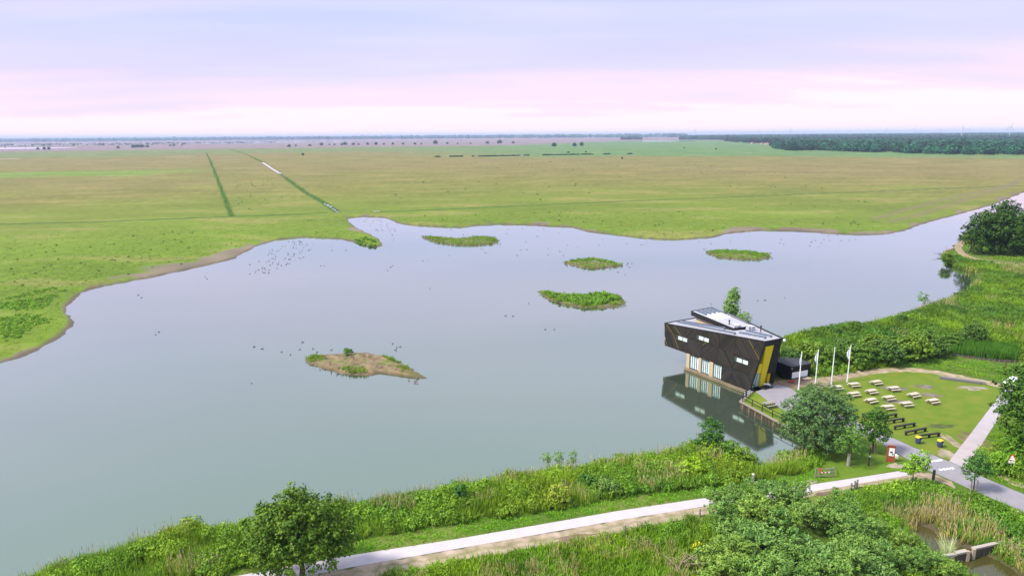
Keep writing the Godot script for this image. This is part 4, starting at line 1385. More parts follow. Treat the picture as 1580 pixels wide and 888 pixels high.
func far_trees() -> void:
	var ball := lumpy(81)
	rng.seed = 17
	# the forest on the right, and woods along the whole horizon
	var woods := [
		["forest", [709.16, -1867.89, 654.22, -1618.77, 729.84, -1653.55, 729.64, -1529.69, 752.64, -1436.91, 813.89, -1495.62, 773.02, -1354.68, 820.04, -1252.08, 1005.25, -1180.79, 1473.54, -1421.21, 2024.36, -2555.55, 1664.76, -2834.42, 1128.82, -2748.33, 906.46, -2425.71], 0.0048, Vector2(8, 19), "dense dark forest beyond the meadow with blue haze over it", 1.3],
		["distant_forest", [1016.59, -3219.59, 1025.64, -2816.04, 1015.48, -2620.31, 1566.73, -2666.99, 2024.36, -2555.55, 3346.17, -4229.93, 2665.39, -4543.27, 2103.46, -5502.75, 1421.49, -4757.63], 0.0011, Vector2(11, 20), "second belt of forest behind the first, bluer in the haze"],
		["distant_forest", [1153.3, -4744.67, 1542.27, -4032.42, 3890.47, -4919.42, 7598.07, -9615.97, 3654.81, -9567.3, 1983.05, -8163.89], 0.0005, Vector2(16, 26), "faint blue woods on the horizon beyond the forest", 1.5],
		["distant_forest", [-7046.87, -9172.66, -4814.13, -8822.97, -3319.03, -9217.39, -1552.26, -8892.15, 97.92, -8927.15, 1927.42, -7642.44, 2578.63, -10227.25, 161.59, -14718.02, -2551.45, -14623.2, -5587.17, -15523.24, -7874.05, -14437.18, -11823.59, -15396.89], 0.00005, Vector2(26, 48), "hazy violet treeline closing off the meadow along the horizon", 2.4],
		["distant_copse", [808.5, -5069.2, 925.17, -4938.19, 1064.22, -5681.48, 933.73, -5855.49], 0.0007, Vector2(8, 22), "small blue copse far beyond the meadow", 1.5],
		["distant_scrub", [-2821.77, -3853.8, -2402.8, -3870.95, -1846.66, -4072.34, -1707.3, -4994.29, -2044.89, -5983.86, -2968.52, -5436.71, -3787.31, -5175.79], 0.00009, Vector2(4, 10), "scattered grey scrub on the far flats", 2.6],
	]
	for w in woods:
		var where: Array[Transform3D] = []
		var tones := PackedColorArray()
		var poly := v2s(w[1])
		var lo := poly[0]
		var hi := poly[0]
		for p in poly:
			lo = lo.min(p)
			hi = hi.max(p)
		var many := mini(60000, int((hi.x - lo.x) * (hi.y - lo.y) * w[2]))
		for k in many:
			var p := Vector2(rf(lo.x, hi.x), rf(lo.y, hi.y))
			if not Geometry2D.is_point_in_polygon(p, poly):
				continue
			var h := rf(w[3].x, w[3].y) * (1.0 + 0.25 * noise_a.get_noise_2d(p.x, p.y))
			var wide := h * rf(0.75, 1.15)
			where.append(Transform3D(Basis(Vector3.UP, rf(0, TAU)) * Basis.from_scale(Vector3(wide, h, wide)), Vector3(p.x, LAND - 0.2 * h * 0.3, p.y)))
			tones.append(Color(1, 1, 1) * (w[5] if w.size() > 5 else 1.0) * rf(0.6, 1.1) * (1.0 + 1.3 * noise_b.get_noise_2d(p.x * 0.08, p.y * 0.12)))  # per-wood gain pales far crowns, painting extra haze into their colour
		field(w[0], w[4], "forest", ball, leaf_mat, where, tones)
	# single trees out on the meadow
	var one := thing("meadow_tree", "lone round tree on the meadow, apart from the pair", "tree", Vector3(147.74, 0.9, -2380.46), 0.0, "three round trees far out on the meadow")
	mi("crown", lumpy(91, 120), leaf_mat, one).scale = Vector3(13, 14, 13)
	mi("trunk", trunk(5.0, 0.4, []), paint(0.08, 0.065, 0.05), one)
	copy(one, "meadow_tree", "paler tree of the pair on the meadow, nearer the lone one", Vector3(220.41, 0.9, -2412.43), 1.0, Vector3(0.95, 0.92, 0.95))
	copy(one, "meadow_tree", "darker tree of the pair on the meadow, farther from the lone one", Vector3(247.92, 0.9, -2440.24), 2.0, Vector3(0.95, 1.05, 0.95))
	var counted := 0
	var order := ["one", "two", "three", "four", "five", "six", "seven", "eight", "nine", "ten", "eleven", "twelve", "thirteen", "fourteen", "fifteen", "sixteen", "seventeen", "eighteen", "nineteen", "twenty", "twenty-one", "twenty-two", "twenty-three", "twenty-four", "twenty-five"]
	var small := thing("distant_tree", "small hazy tree in the loose far row, number one from the ditch's end", "tree", Vector3(-885.03, 0.9, -2781.11), 0.0, "trees dotted along the meadow's far edge")
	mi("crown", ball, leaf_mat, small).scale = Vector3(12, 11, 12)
	for l in [[456, 225.5, 0.7], [478, 225.5, 0.8], [496, 224.5, 1.2], [508, 224, 0.7], [516, 224, 0.7], [527, 224, 0.9], [532, 224, 1.4], [545, 223.7, 1.0], [553, 223.6, 0.7], [567, 223.5, 1.1], [580, 223.5, 1.2], [592, 223.3, 0.7], [606, 223.2, 1.0], [622, 223, 0.9], [640, 222.9, 0.9], [650, 222.8, 0.7], [672, 222.5, 1.8], [690, 222.4, 0.9], [706, 222.3, 0.6], [726, 222, 0.7], [752, 221.8, 1.1], [771, 221.6, 1.6], [792, 221.3, 1.0], [58, 231, 0.8], [68, 231, 1.0], [75, 231, 1.0], [182, 229, 0.9], [206, 228, 1.2], [212, 227.8, 1.3], [219, 227.6, 1.2], [227, 227.4, 0.9], [262, 225.3, 0.8], [268, 225.2, 0.8], [280, 224.8, 0.6], [467, 239.5, 0.45], [877, 236, 0.35], [904, 235, 0.3], [1056, 229, 0.35], [1105, 230.5, 0.35], [960, 245, 0.3]]:
		var r := ground_at(l[0], l[1])
		var what := "tiny dark thorn bush standing alone on the open meadow"
		if l[2] > 0.55 and l[0] > 440 and l[0] < 800:
			counted += 1
			what = "small hazy tree in the loose far row, number %s from the ditch's end" % order[mini(counted, order.size() - 1)]
		elif l[2] > 0.55:
			what = "small hazy tree among the dots on the far left flats"
		copy(small, "distant_tree", what, r, l[0], Vector3(rf(0.8, 1.2), 1, rf(0.8, 1.2)) * l[2]).set_meta("group", "trees dotted along the meadow's far edge" if l[2] > 0.55 else "lone thorn bushes on the meadow")
	var lo_hedge: Array[Transform3D] = []
	var ht := PackedColorArray()
	for p in resample(v2s([-148.24, -1365.04, -36.5, -1377.82, 95.58, -1431, 253.83, -1458.51]), 170):
		if noise_b.get_noise_2d(p.x * 0.7, p.y) > -0.15:
			lo_hedge.append(Transform3D(Basis(Vector3.UP, rf(0, TAU)) * Basis.from_scale(Vector3(5, rf(1.6, 3.0), 5)), Vector3(p.x, LAND - 0.2, p.y)))
			ht.append(Color.WHITE * rf(0.7, 1.0))
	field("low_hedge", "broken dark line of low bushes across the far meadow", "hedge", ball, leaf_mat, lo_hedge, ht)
	for l in [[[902.37, -1532.41, 988.96, -1533.77, 973.58, -1317.96, 1032.29, -1212.78, 1315.23, -1547.61, 1178.07, -1638.23, 1029.88, -1621.16], "low green embankment in front of the forest at the right"]]:
		ground("embankment", bank(v2s(l[0]), 5.0, Color(0.10, 0.19, 0.05)), ground_mat, l[1])
	# houses by the forest edge, far away
	var wall := paint(0.46, 0.36, 0.33)
	var tile := paint(0.26, 0.12, 0.10)
	for l in [[1176.5, 222.6, "tiny pink house farthest from the forest edge"], [1182, 222.6, "tiny pale house second from the forest edge"], [1187, 222.8, "tiny house with broad red roof touching the forest"], [1161, 222.0, "tiny pale shed standing apart in front of the woods"]]:
		var t := thing("distant_house", l[2], "house", ground_at(l[0], l[1]), l[0])
		mi("wall", MB.new().box(Vector3(0, 1.6, 0), Vector3(13, 3.2, 8)).done(), wall, t)
		mi("roof", MB.new().plate(PackedVector2Array([Vector2(-4.4, 3.2), Vector2(4.4, 3.2), Vector2(0, 6.6)]), func(p: Vector2, d: float) -> Vector3: return Vector3(d, p.y, p.x), -6.8, 6.8).done(), tile, t)
	# masts of the railway line
	var mast := paint(0.62, 0.64, 0.66, 0.5)
	var k := 0
	var first: Node3D = null
	var names := ["first", "second", "third", "fourth", "fifth", "sixth", "seventh", "eighth"]
	for l in [[1391, 232.5], [1396, 232.8], [1418, 234], [1424.5, 234.2], [1449.5, 235.5], [1457, 235.7], [1488, 236.5], [1494, 236.6]]:
		var label := "slim pale railway mast before the forest, %s counted from the left" % names[k]
		if k == 0:
			first = thing("railway_mast", label, "mast", ground_at(l[0], l[1]), 0.0, "railway masts in front of the forest")
			mi("post", MB.new().tube([Vector3.ZERO, Vector3(0, 8.5, 0)], [0.28, 0.2], 6).done(), mast, first)
			mi("arm", MB.new().beam(Vector3(0, 7.6, 0), Vector3(3.0, 7.9, 0), 0.16, 0.16).beam(Vector3(0, 8.4, 0), Vector3(2.6, 7.9, 0), 0.08, 0.08).done(), mast, first)
		else:
			copy(first, "railway_mast", label, ground_at(l[0], l[1]), PI if k % 2 else 0.0)
		k += 1


func bank(poly: PackedVector2Array, h: float, c: Color) -> ArrayMesh:
	var b := MB.new()
	b.smooth(true)
	b.colc(c)
	var mid := Vector2.ZERO
	for p in poly:
		mid += p / poly.size()
	var n := poly.size()
	for k in n:
		var p := poly[k]
		var q := poly[(k + 1) % n]
		var levels := [[1.0, 0.5], [0.8, 0.75], [0.55, 1.0], [0.0, 1.0]]
		for s in 3:
			var a: Array = levels[s]
			var d: Array = levels[s + 1]
			var p0: Vector2 = mid + (p - mid) * a[0]
			var q0: Vector2 = mid + (q - mid) * a[0]
			var p1: Vector2 = mid + (p - mid) * d[0]
			var q1: Vector2 = mid + (q - mid) * d[0]
			b.quad(Vector3(p0.x, LAND + h * (a[1] - 0.55), p0.y), Vector3(p1.x, LAND + h * (d[1] - 0.5), p1.y), Vector3(q1.x, LAND + h * (d[1] - 0.5), q1.y), Vector3(q0.x, LAND + h * (a[1] - 0.55), q0.y))
	return b.done()


# where a line of sight from the survey point meets the land
func ground_at(px: float, py: float, y := LAND) -> Vector3:
	var c := Basis(Vector3(0.999969, -0.007709, 0.001728), Vector3(0.007900, 0.975763, -0.218689), Vector3(0.000000, 0.218696, 0.975793))
	var d := c * Vector3((px - 790.0) / 1053.0, (444.0 - py) / 1053.0, -1.0)
	return Vector3(0, 42, 0) + d * ((y - 42.0) / d.y)


func turbines() -> void:
	var white := paint(0.42, 0.43, 0.46, 0.4)
	var first: Node3D = null
	var words := ["first", "second", "third", "fourth", "fifth", "sixth", "seventh", "eighth", "ninth", "tenth", "eleventh", "twelfth", "thirteenth", "fourteenth", "fifteenth", "sixteenth", "seventeenth", "eighteenth", "nineteenth", "twentieth", "last"]
	var k := 0
	rng.seed = 5
	# [compass bearing from the survey point in degrees, metres away]
	for l in [[14.74, 9500], [15.98, 16000], [19.49, 12000], [20.67, 17000], [21.77, 9000], [22.87, 15500], [23.94, 17500], [24.95, 15000], [25.91, 14000], [27.39, 14500], [28.23, 11500], [28.68, 18000], [30.01, 11000], [30.37, 13500], [31.54, 12500], [32.86, 8200], [33.31, 12000], [33.91, 15500], [34.46, 17000], [35.39, 11000], [35.55, 7600]]:
		var a := deg_to_rad(l[0])
		var at: Vector3 = Vector3(sin(a), 0, -cos(a)) * l[1] * 0.62 + Vector3(0, LAND, 0)
		var label: String = "white wind turbine on the horizon, %s counted from the left" % words[k]
		if k == 0:
			first = thing("wind_turbine", label, "wind turbine", at, 0.0, "wind turbines along the horizon")
			mi("tower", MB.new().tube([Vector3.ZERO, Vector3(0, 32, 0), Vector3(0, 63, 0)], [2.3, 1.9, 1.4], 8).done(), white, first)
			mi("nacelle", MB.new().box(Vector3(0, 64, 0), Vector3(3, 3, 8)).done(), white, first)
			for b in 3:
				var t := TAU * b / 3.0 + 0.3
				var d := Vector3(sin(t), cos(t), 0)
				var s := Vector3(cos(t), -sin(t), 0)
				var hub := Vector3(0, 64, 4.8)
				var m := MB.new()
				m.plate(PackedVector2Array([Vector2(1, -0.9), Vector2(8, -2.0), Vector2(31, -0.3), Vector2(31, 0.3), Vector2(8, 1.0), Vector2(1, 0.9)]), func(p: Vector2, q: float) -> Vector3: return hub + d * p.x + s * p.y + Vector3(0, 0, q), -0.5, 0.5)
				mi("blade", m.done(), white, first)
		else:
			copy(first, "wind_turbine", label, at, rf(-0.6, 0.6))
		k += 1


# ---------------------------------------------------------------- trees near by
func tree(called: String, label: String, category: String, at: Vector3, h: float, r: float, limbs: Array, leaves: ArrayMesh, part := "crown") -> Node3D:
	var t := thing(called, label, category, at)
	rng.seed = int(at.x * 7.0 + at.z * 13.0)
	mi("trunk", trunk(h, r, limbs), tinted(0.9, null), t)
	mi(part, leaves, leaf_mat, t)
	return t


func trees() -> void:
	# big maple in front
	var cm := crown([[Vector3(0, 5.6, 0), Vector3(4.3, 2.6, 4.0)], [Vector3(-2.3, 4.6, 0.4), Vector3(2.6, 2.0, 2.8)], [Vector3(2.6, 4.8, 0.2), Vector3(2.6, 2.2, 2.8)], [Vector3(0.3, 7.4, 0), Vector3(2.6, 1.5, 2.2)], [Vector3(-2.3, 6.7, 0.3), Vector3(2.1, 1.3, 1.9)], [Vector3(2.7, 7.2, 0), Vector3(1.9, 1.4, 1.7)], [Vector3(-0.2, 9.0, -0.1), Vector3(0.8, 0.95, 0.75)], [Vector3(-3.4, 3.2, 0), Vector3(1.5, 1.4, 1.6)], [Vector3(3.8, 3.6, 0), Vector3(1.4, 1.6, 1.6)], [Vector3(0, 3.4, 1.0), Vector3(3.4, 1.3, 2.8)]], 640, 0.52, 22, Vector2(0.27, 0.22), Color(0.034, 0.074, 0.010), Color(0.074, 0.124, 0.016), 101, -0.7, 0.18)
	tree("maple_tree", "big dark green leafy tree in front of the lake-bank road", "tree", Vector3(-20.04, 0.9, -56.81), 6.5, 0.28, [Vector3(-2.6, 5.5, 0.3), Vector3(2.7, 5.6, 0.2), Vector3(0.6, 9.0, 0), Vector3(-1.2, 7.2, 0.8), Vector3(1.6, 7.0, -0.8), Vector3(0, 5, 1.8)], cm)
	# rounded willow by the inlet
	var cw := crown([[Vector3(0, 4.2, 0), Vector3(4.2, 3.4, 3.8)], [Vector3(-2.2, 5.6, 0.2), Vector3(2.4, 2.4, 2.4)], [Vector3(-0.6, 7.5, 0), Vector3(2.0, 1.7, 1.9)], [Vector3(1.9, 6.6, 0), Vector3(2.3, 1.8, 2.2)], [Vector3(3.2, 4.6, 0), Vector3(1.7, 2.0, 2.0)], [Vector3(-3.3, 3.6, 0.3), Vector3(1.5, 2.0, 1.8)], [Vector3(0.6, 2.4, 1.0), Vector3(3.6, 1.9, 2.8)]], 1050, 0.46, 22, Vector2(0.34, 0.12), Color(0.042, 0.088, 0.040), Color(0.086, 0.148, 0.080), 102, -0.8, 0.3)
	tree("willow_tree", "wide rounded grey-green willow standing at the lake inlet", "tree", Vector3(40, 0.9, -83.42), 4.0, 0.4, [Vector3(-1.8, 5.5, 0), Vector3(1.8, 6, 0), Vector3(0, 7, 0)], cw)
	var c3 := crown([[Vector3(0, 3.6, 0), Vector3(1.7, 1.3, 1.6)], [Vector3(0.5, 4.6, 0), Vector3(1.2, 0.9, 1.2)], [Vector3(-0.5, 2.8, 0), Vector3(1.6, 0.9, 1.5)], [Vector3(1.5, 2.6, 0), Vector3(0.8, 0.7, 0.8)]], 150, 0.34, 16, Vector2(0.22, 0.10), Color(0.06, 0.13, 0.03), Color(0.09, 0.175, 0.045), 103, -0.8)
	tree("young_ash_tree", "slender feathery young tree between the willow and the signpost", "tree", Vector3(42.34, 0.9, -79.2), 3.0, 0.10, [Vector3(0.5, 4.2, 0), Vector3(-0.7, 3.2, 0)], c3)
	mi("tree_guard", MB.new().tube([Vector3(0, 0, 0), Vector3(0, 1.6, 0)], [0.22, 0.2], 8).done(), paint(0.30, 0.29, 0.25), get_node("young_ash_tree"))
	var c4 := crown([[Vector3(0, 4.0, 0), Vector3(1.6, 1.7, 1.5)], [Vector3(0.4, 5.4, 0), Vector3(1.1, 1.0, 1.1)], [Vector3(-1.0, 3.3, 0.2), Vector3(1.0, 1.0, 1.0)], [Vector3(1.2, 3.0, 0), Vector3(0.9, 0.8, 0.9)], [Vector3(0.2, 2.6, 0.5), Vector3(1.2, 0.7, 1.0)]], 230, 0.33, 18, Vector2(0.21, 0.15), Color(0.026, 0.070, 0.016), Color(0.05, 0.11, 0.022), 104, -0.8)
	tree("young_oak_tree", "small dark young oak on the green beside the black benches", "tree", Vector3(47.1, 0.9, -82.54), 3.6, 0.13, [Vector3(0.8, 4.2, 0), Vector3(-0.9, 3.8, 0), Vector3(0.3, 5.2, 0)], c4)
	mi("stake", MB.new().tube([Vector3(0.3, 0, 0.1), Vector3(0.3, 1.5, 0.1)], [0.07, 0.06], 6).done(), paint(0.25, 0.22, 0.18), get_node("young_oak_tree"))
	var c5 := crown([[Vector3(0, 2.6, 0), Vector3(1.2, 0.9, 1.1)], [Vector3(0.9, 3.5, 0), Vector3(0.7, 0.9, 0.7)], [Vector3(-0.9, 2.2, 0.2), Vector3(0.7, 0.6, 0.7)], [Vector3(1.0, 2.3, 0), Vector3(0.7, 0.7, 0.7)], [Vector3(-0.3, 3.4, 0), Vector3(0.5, 0.5, 0.5)]], 95, 0.28, 15, Vector2(0.22, 0.16), Color(0.10, 0.20, 0.018), Color(0.15, 0.26, 0.03), 105, -0.8)
	tree("young_maple_tree", "bright yellow-green young tree between road and marsh reeds", "tree", Vector3(47.59, 0.9, -74.21), 2.2, 0.09, [Vector3(0.8, 3.2, 0), Vector3(-0.8, 2.4, 0), Vector3(0.1, 3.0, 0)], c5)
	mi("stake", MB.new().tube([Vector3(0.25, 0, 0.1), Vector3(0.25, 1.1, 0.1)], [0.07, 0.06], 6).tube([Vector3(-0.25, 0, 0.1), Vector3(-0.25, 1.0, 0.1)], [0.07, 0.06], 6).done(), paint(0.25, 0.22, 0.18), get_node("young_maple_tree"))
	var c6 := crown([[Vector3(0, 3.2, 0), Vector3(1.35, 1.0, 1.2)], [Vector3(0.1, 4.3, 0), Vector3(0.85, 0.8, 0.8)], [Vector3(-0.8, 2.5, 0.1), Vector3(0.9, 0.6, 0.9)], [Vector3(1.0, 2.6, 0), Vector3(0.7, 0.6, 0.7)]], 130, 0.28, 17, Vector2(0.2, 0.14), Color(0.030, 0.085, 0.028), Color(0.055, 0.13, 0.04), 106, -0.8)
	var t6 := tree("young_oak_tree", "small blue-green young tree tied to two stakes beside the asphalt", "tree", Vector3(53.74, 0.9, -72.52), 2.8, 0.09, [Vector3(0.6, 3.4, 0), Vector3(-0.6, 3.0, 0)], c6)
	for s in [-0.35, 0.35]:
		mi("stake", MB.new().tube([Vector3(s, 0, 0.05), Vector3(s, 1.5, 0.05)], [0.07, 0.065], 6).done(), paint(0.24, 0.21, 0.17), t6)
	var co := crown([[Vector3(0, 7.2, 0), Vector3(4.4, 3.6, 4.2)], [Vector3(-3.0, 5.6, 0.5), Vector3(2.4, 2.4, 2.6)], [Vector3(-1.4, 9.8, 0), Vector3(2.8, 2.2, 2.8)], [Vector3(1.5, 11.0, 0), Vector3(2.4, 1.8, 2.4)], [Vector3(-3.4, 8.4, 0), Vector3(1.4, 1.4, 1.6)], [Vector3(3.0, 6.5, 0), Vector3(2.6, 2.8, 2.8)], [Vector3(-1.6, 3.6, 0.8), Vector3(2.2, 1.2, 2.2)]], 620, 0.62, 20, Vector2(0.30, 0.24), Color(0.022, 0.060, 0.010), Color(0.048, 0.10, 0.014), 107, -0.7)
	tree("oak_tree", "large dark oak with drooping boughs over the end of the side road", "tree", Vector3(68.19, 0.9, -82.55), 7.0, 0.4, [Vector3(-3, 6, 0.4), Vector3(-1, 9, 0), Vector3(2, 9, 0)], co)
	# clump of trees by the river bend
	var cl := crown([[Vector3(0, 8.5, 0), Vector3(5.5, 5.0, 5.5)], [Vector3(-3.5, 6.5, 0.5), Vector3(4.0, 4.2, 4.0)], [Vector3(3.5, 7.0, 0), Vector3(4.0, 4.2, 4.0)], [Vector3(1.0, 12.5, 0), Vector3(3.2, 2.4, 3.2)], [Vector3(0, 3.4, 1.5), Vector3(5.0, 2.8, 4.5)]], 420, 0.95, 18, Vector2(0.6, 0.45), Color(0.016, 0.044, 0.010), Color(0.036, 0.075, 0.014), 108, -0.8)
	var big := tree("oak_tree", "dark tree at the water's end of the clump by the river bend", "tree", Vector3(161.46, 0.9, -231.64), 7.0, 0.5, [Vector3(-3, 8, 0), Vector3(3, 9, 0)], cl)
	big.scale = Vector3(0.95, 0.98, 0.95)
	big.set_meta("group", "clump of trees by the river bend")
	copy(big, "oak_tree", "broad dark tree in front of the river-bend clump", Vector3(166.61, 0.9, -228.8), 2.1, Vector3(1.0, 1.02, 1.0))
	copy(big, "oak_tree", "tallest dark tree rising from behind the river-bend clump", Vector3(178.8, 0.9, -246.19), 4.0, Vector3(1.0, 1.12, 1.0))
	copy(big, "oak_tree", "dark tree at the landward end of the river-bend clump", Vector3(176.85, 0.9, -232.24), 5.2, Vector3(1.05, 0.98, 1.05))
	copy(big, "oak_tree", "dark tree behind the landward end of the river-bend clump", Vector3(193.52, 0.9, -248.45), 1.2, Vector3(1.0, 1.05, 1.0))
	# slim willow behind the centre and the bushes on the far bank
	var cs := crown([[Vector3(0, 4.6, 0), Vector3(1.5, 2.6, 1.5)], [Vector3(0.3, 6.6, 0), Vector3(1.0, 1.5, 1.0)], [Vector3(-0.3, 2.6, 0), Vector3(1.3, 1.6, 1.3)]], 300, 0.42, 18, Vector2(0.38, 0.16), Color(0.085, 0.16, 0.06), Color(0.13, 0.21, 0.085), 109, -0.8)
	tree("young_willow_tree", "pale slim willow rising behind the visitor centre's roof", "tree", Vector3(49.16, 0.4, -147.6), 4.0, 0.12, [Vector3(0, 6, 0)], cs)
	tree("willow_bush", "low pale willow bush behind the roof beside the slim willow", "bush", Vector3(51.49, 0.4, -145.66), 1.0, 0.08, [], crown([[Vector3(0, 1.3, 0), Vector3(1.6, 1.4, 1.3)], [Vector3(-1.1, 1.9, 0), Vector3(1.0, 1.0, 1.0)]], 70, 0.4, 15, Vector2(0.36, 0.14), Color(0.075, 0.15, 0.05), Color(0.12, 0.20, 0.07), 110, -0.8), "foliage")
	tree("willow_bush", "airy small willow at the edge of the curving lake bank", "bush", Vector3(101.11, 0.5, -162.58), 1.2, 0.07, [Vector3(-0.8, 2.2, 0), Vector3(0.8, 2.4, 0)], crown([[Vector3(-0.8, 1.8, 0), Vector3(0.7, 1.2, 0.7)], [Vector3(0.7, 1.9, 0), Vector3(0.6, 1.4, 0.7)], [Vector3(0, 1.2, 0), Vector3(1.2, 0.7, 1.0)]], 42, 0.36, 14, Vector2(0.36, 0.14), Color(0.07, 0.15, 0.06), Color(0.11, 0.19, 0.08), 111, -0.8), "foliage")
	shrubs()


func shrubs() -> void:
	# hedge bushes behind the flagpoles and the cabin
	var dark := []
	for k in 3:
		var c := crown([[Vector3(0, 1.6, 0), Vector3(2.0, 1.7, 1.9)], [Vector3(-1.2 + k * 0.5, 1.2, 0.4), Vector3(1.5, 1.2, 1.4)], [Vector3(1.1, 1.4 + k * 0.3, -0.2), Vector3(1.4, 1.3, 1.4)], [Vector3(0.2, 2.8, 0), Vector3(1.0, 0.8, 1.0)]], 190, 0.46, 17, Vector2(0.34, 0.22), [Color(0.040, 0.088, 0.014), Color(0.032, 0.074, 0.018), Color(0.058, 0.106, 0.016)][k], [Color(0.078, 0.136, 0.024), Color(0.060, 0.112, 0.028), Color(0.100, 0.160, 0.024)][k], 120 + k, -0.6)
		dark.append(c)
	var list := [
		[1212, 566, 1, 0.85, "dark bush squeezed between the building's wall and the cabin"],
		[1232, 560, 2, 0.85, "yellow-green bush directly behind the black cabin's roof"],
		[1258, 562, 2, 0.95, "yellowish bush behind the second flagpole"],
		[1282, 566, 0, 1.0, "mid-green bush behind the third flagpole"],
		[1300, 552, 1, 1.05, "grey-green bush behind the top of the fourth flagpole"],
		[1322, 563, 0, 1.15, "tall dark bush just past the fourth flagpole"],
		[1345, 552, 2, 1.1, "olive bush in the middle of the hedge, set back"],
		[1363, 560, 1, 1.1, "darkest bush in the hedge's middle, facing the lawn"],
		[1385, 549, 0, 1.1, "rounded bush in the hedge behind the footpath's bend"],
		[1404, 555, 2, 1.0, "browner bush at the hedge's front past its middle"],
		[1424, 545, 0, 1.1, "large bush near the hedge's landward end"],
		[1444, 549, 1, 0.9, "dark bush in the hedge next to the last two"],
		[1466, 540, 0, 0.9, "bush just behind the corner of the raised reed bed"],
		[1500, 528, 1, 0.9, "last dark bush of the hedge, behind the raised reed bed"],
		[1290, 520, 1, 0.5, "small dark bush near the water's edge behind the hedge"],
		[1318, 512, 0, 0.55, "pair-topped low bush on the bank above the hedge"],
		[1390, 500, 1, 0.6, "low dark bush on the grassy bank beyond the hedge"],
		[1462, 405, 2, 0.75, "rounded green bush on the little headland by the inlet"],
	]
	var made := {}
	for l in list:
		var at := ground_at(l[0], l[1])
		if not made.has(l[2]):
			var t := thing("hedge_bush", l[4], "bush", at, l[0], "bushes of the hedge behind the lawn")
			mi("foliage", dark[l[2]], leaf_mat, t)
			t.scale = Vector3.ONE * l[3] * 1.15
			made[l[2]] = t
		else:
			copy(made[l[2]], "hedge_bush", l[4], at, l[0] * 1.7, Vector3(rf(0.9, 1.25), rf(0.85, 1.1), rf(0.9, 1.25)) * l[3] * 1.15)
	# grey-green willow scrub in the foreground
	var scrub := []
	for k in 4:
		var blobs := [[Vector3(0, 1.7, 0), Vector3(1.9, 1.6, 1.8)]]
		rng.seed = 300 + k
		for q in 7:
			var a := TAU * q / 7.0 + rf(-0.3, 0.3)
			blobs.append([Vector3(cos(a) * rf(1.0, 2.0), rf(1.2, 3.6), sin(a) * rf(1.0, 2.0)), Vector3(rf(0.6, 0.95), rf(0.6, 0.95), rf(0.6, 0.95))])
		scrub.append(crown(blobs, 330, 0.26, 20, Vector2(0.26, 0.095), [Color(0.055, 0.12, 0.026), Color(0.05, 0.115, 0.034), Color(0.072, 0.135, 0.026), Color(0.045, 0.105, 0.026)][k], [Color(0.135, 0.215, 0.075), Color(0.125, 0.205, 0.085), Color(0.155, 0.225, 0.065), Color(0.12, 0.195, 0.065)][k], 130 + k, -0.55, 0.12))
	var bushes := [
		[1118, 808, 0, 1.0, "willow bush at the scrub's corner overhanging the sandy verge"],
		[1152, 802, 3, 1.0, "willow bush second along the scrub's roadside edge"],
		[1182, 797, 1, 0.98, "tallest willow bush of the scrub, hiding the road"],
		[1216, 800, 3, 1.0, "willow bush just past the tallest one at the roadside"],
		[1246, 818, 0, 0.92, "willow bush where the road comes out from behind the scrub"],
		[1296, 818, 3, 0.95, "willow bush sloping down towards the marsh reeds"],
		[1130, 838, 3, 0.95, "shaded willow bush on the scrub's edge above the dead branches"],
		[1172, 838, 2, 1.25, "yellowish willow bush in the middle of the scrub"],
		[1204, 848, 2, 1.0, "olive willow bush right behind the dark gap"],
		[1314, 852, 3, 1.0, "willow bush just beyond the dark gap, towards the pond"],
		[1150, 872, 1, 1.05, "blue-green willow bush in the scrub's second row from the bottom"],
		[1195, 878, 1, 1.15, "blue-green willow bush in front of the yellowish one"],
		[1245, 884, 1, 1.05, "pale willow bush below the dark gap"],
		[1328, 872, 0, 0.95, "willow bush nearest the pond's corner"],
		[1120, 905, 2, 1.1, "willow bush cut off by the bottom edge, next to the dead branches"],
		[1170, 912, 0, 1.1, "willow bush at the bottom edge in the scrub's middle"],
		[1225, 915, 3, 1.05, "darker willow bush at the bottom edge"],
		[1285, 905, 0, 1.05, "broad willow bush at the bottom edge below the gap"],
		[1345, 905, 1, 0.95, "willow bush at the bottom edge closest to the weir"],
		[1392, 858, 2, 0.65, "small yellow-green bush on the pond's near bank"],
		[1350, 832, 2, 0.6, "low bush between the marsh reeds and the scrub"],
		[1372, 880, 0, 0.7, "low willow bush spreading towards the weir beam"],
		[1415, 890, 3, 0.7, "low bright bush in front of the weir's beam"],
		[1455, 900, 2, 0.6, "lowest bush at the bottom edge before the weir"],
	]
	made.clear()
	for l in bushes:
		var at := ground_at(l[0], l[1])
		if not made.has(l[2]):
			var t := thing("willow_bush", l[4], "bush", at, l[0], "willow scrub in the foreground")
			rng.seed = 9
			mi("foliage", scrub[l[2]], leaf_mat, t)
			mi("stem", trunk(1.6, 0.08, [Vector3(0.6, 2.2, 0.2), Vector3(-0.7, 2.1, 0.1), Vector3(0.1, 2.3, -0.7)]), tinted(0.9), t)
			t.scale = Vector3.ONE * l[3]
			made[l[2]] = t
		else:
			copy(made[l[2]], "willow_bush", l[4], at, l[0] * 2.3, Vector3(rf(0.92, 1.15), rf(0.95, 1.08), rf(0.92, 1.15)) * l[3])
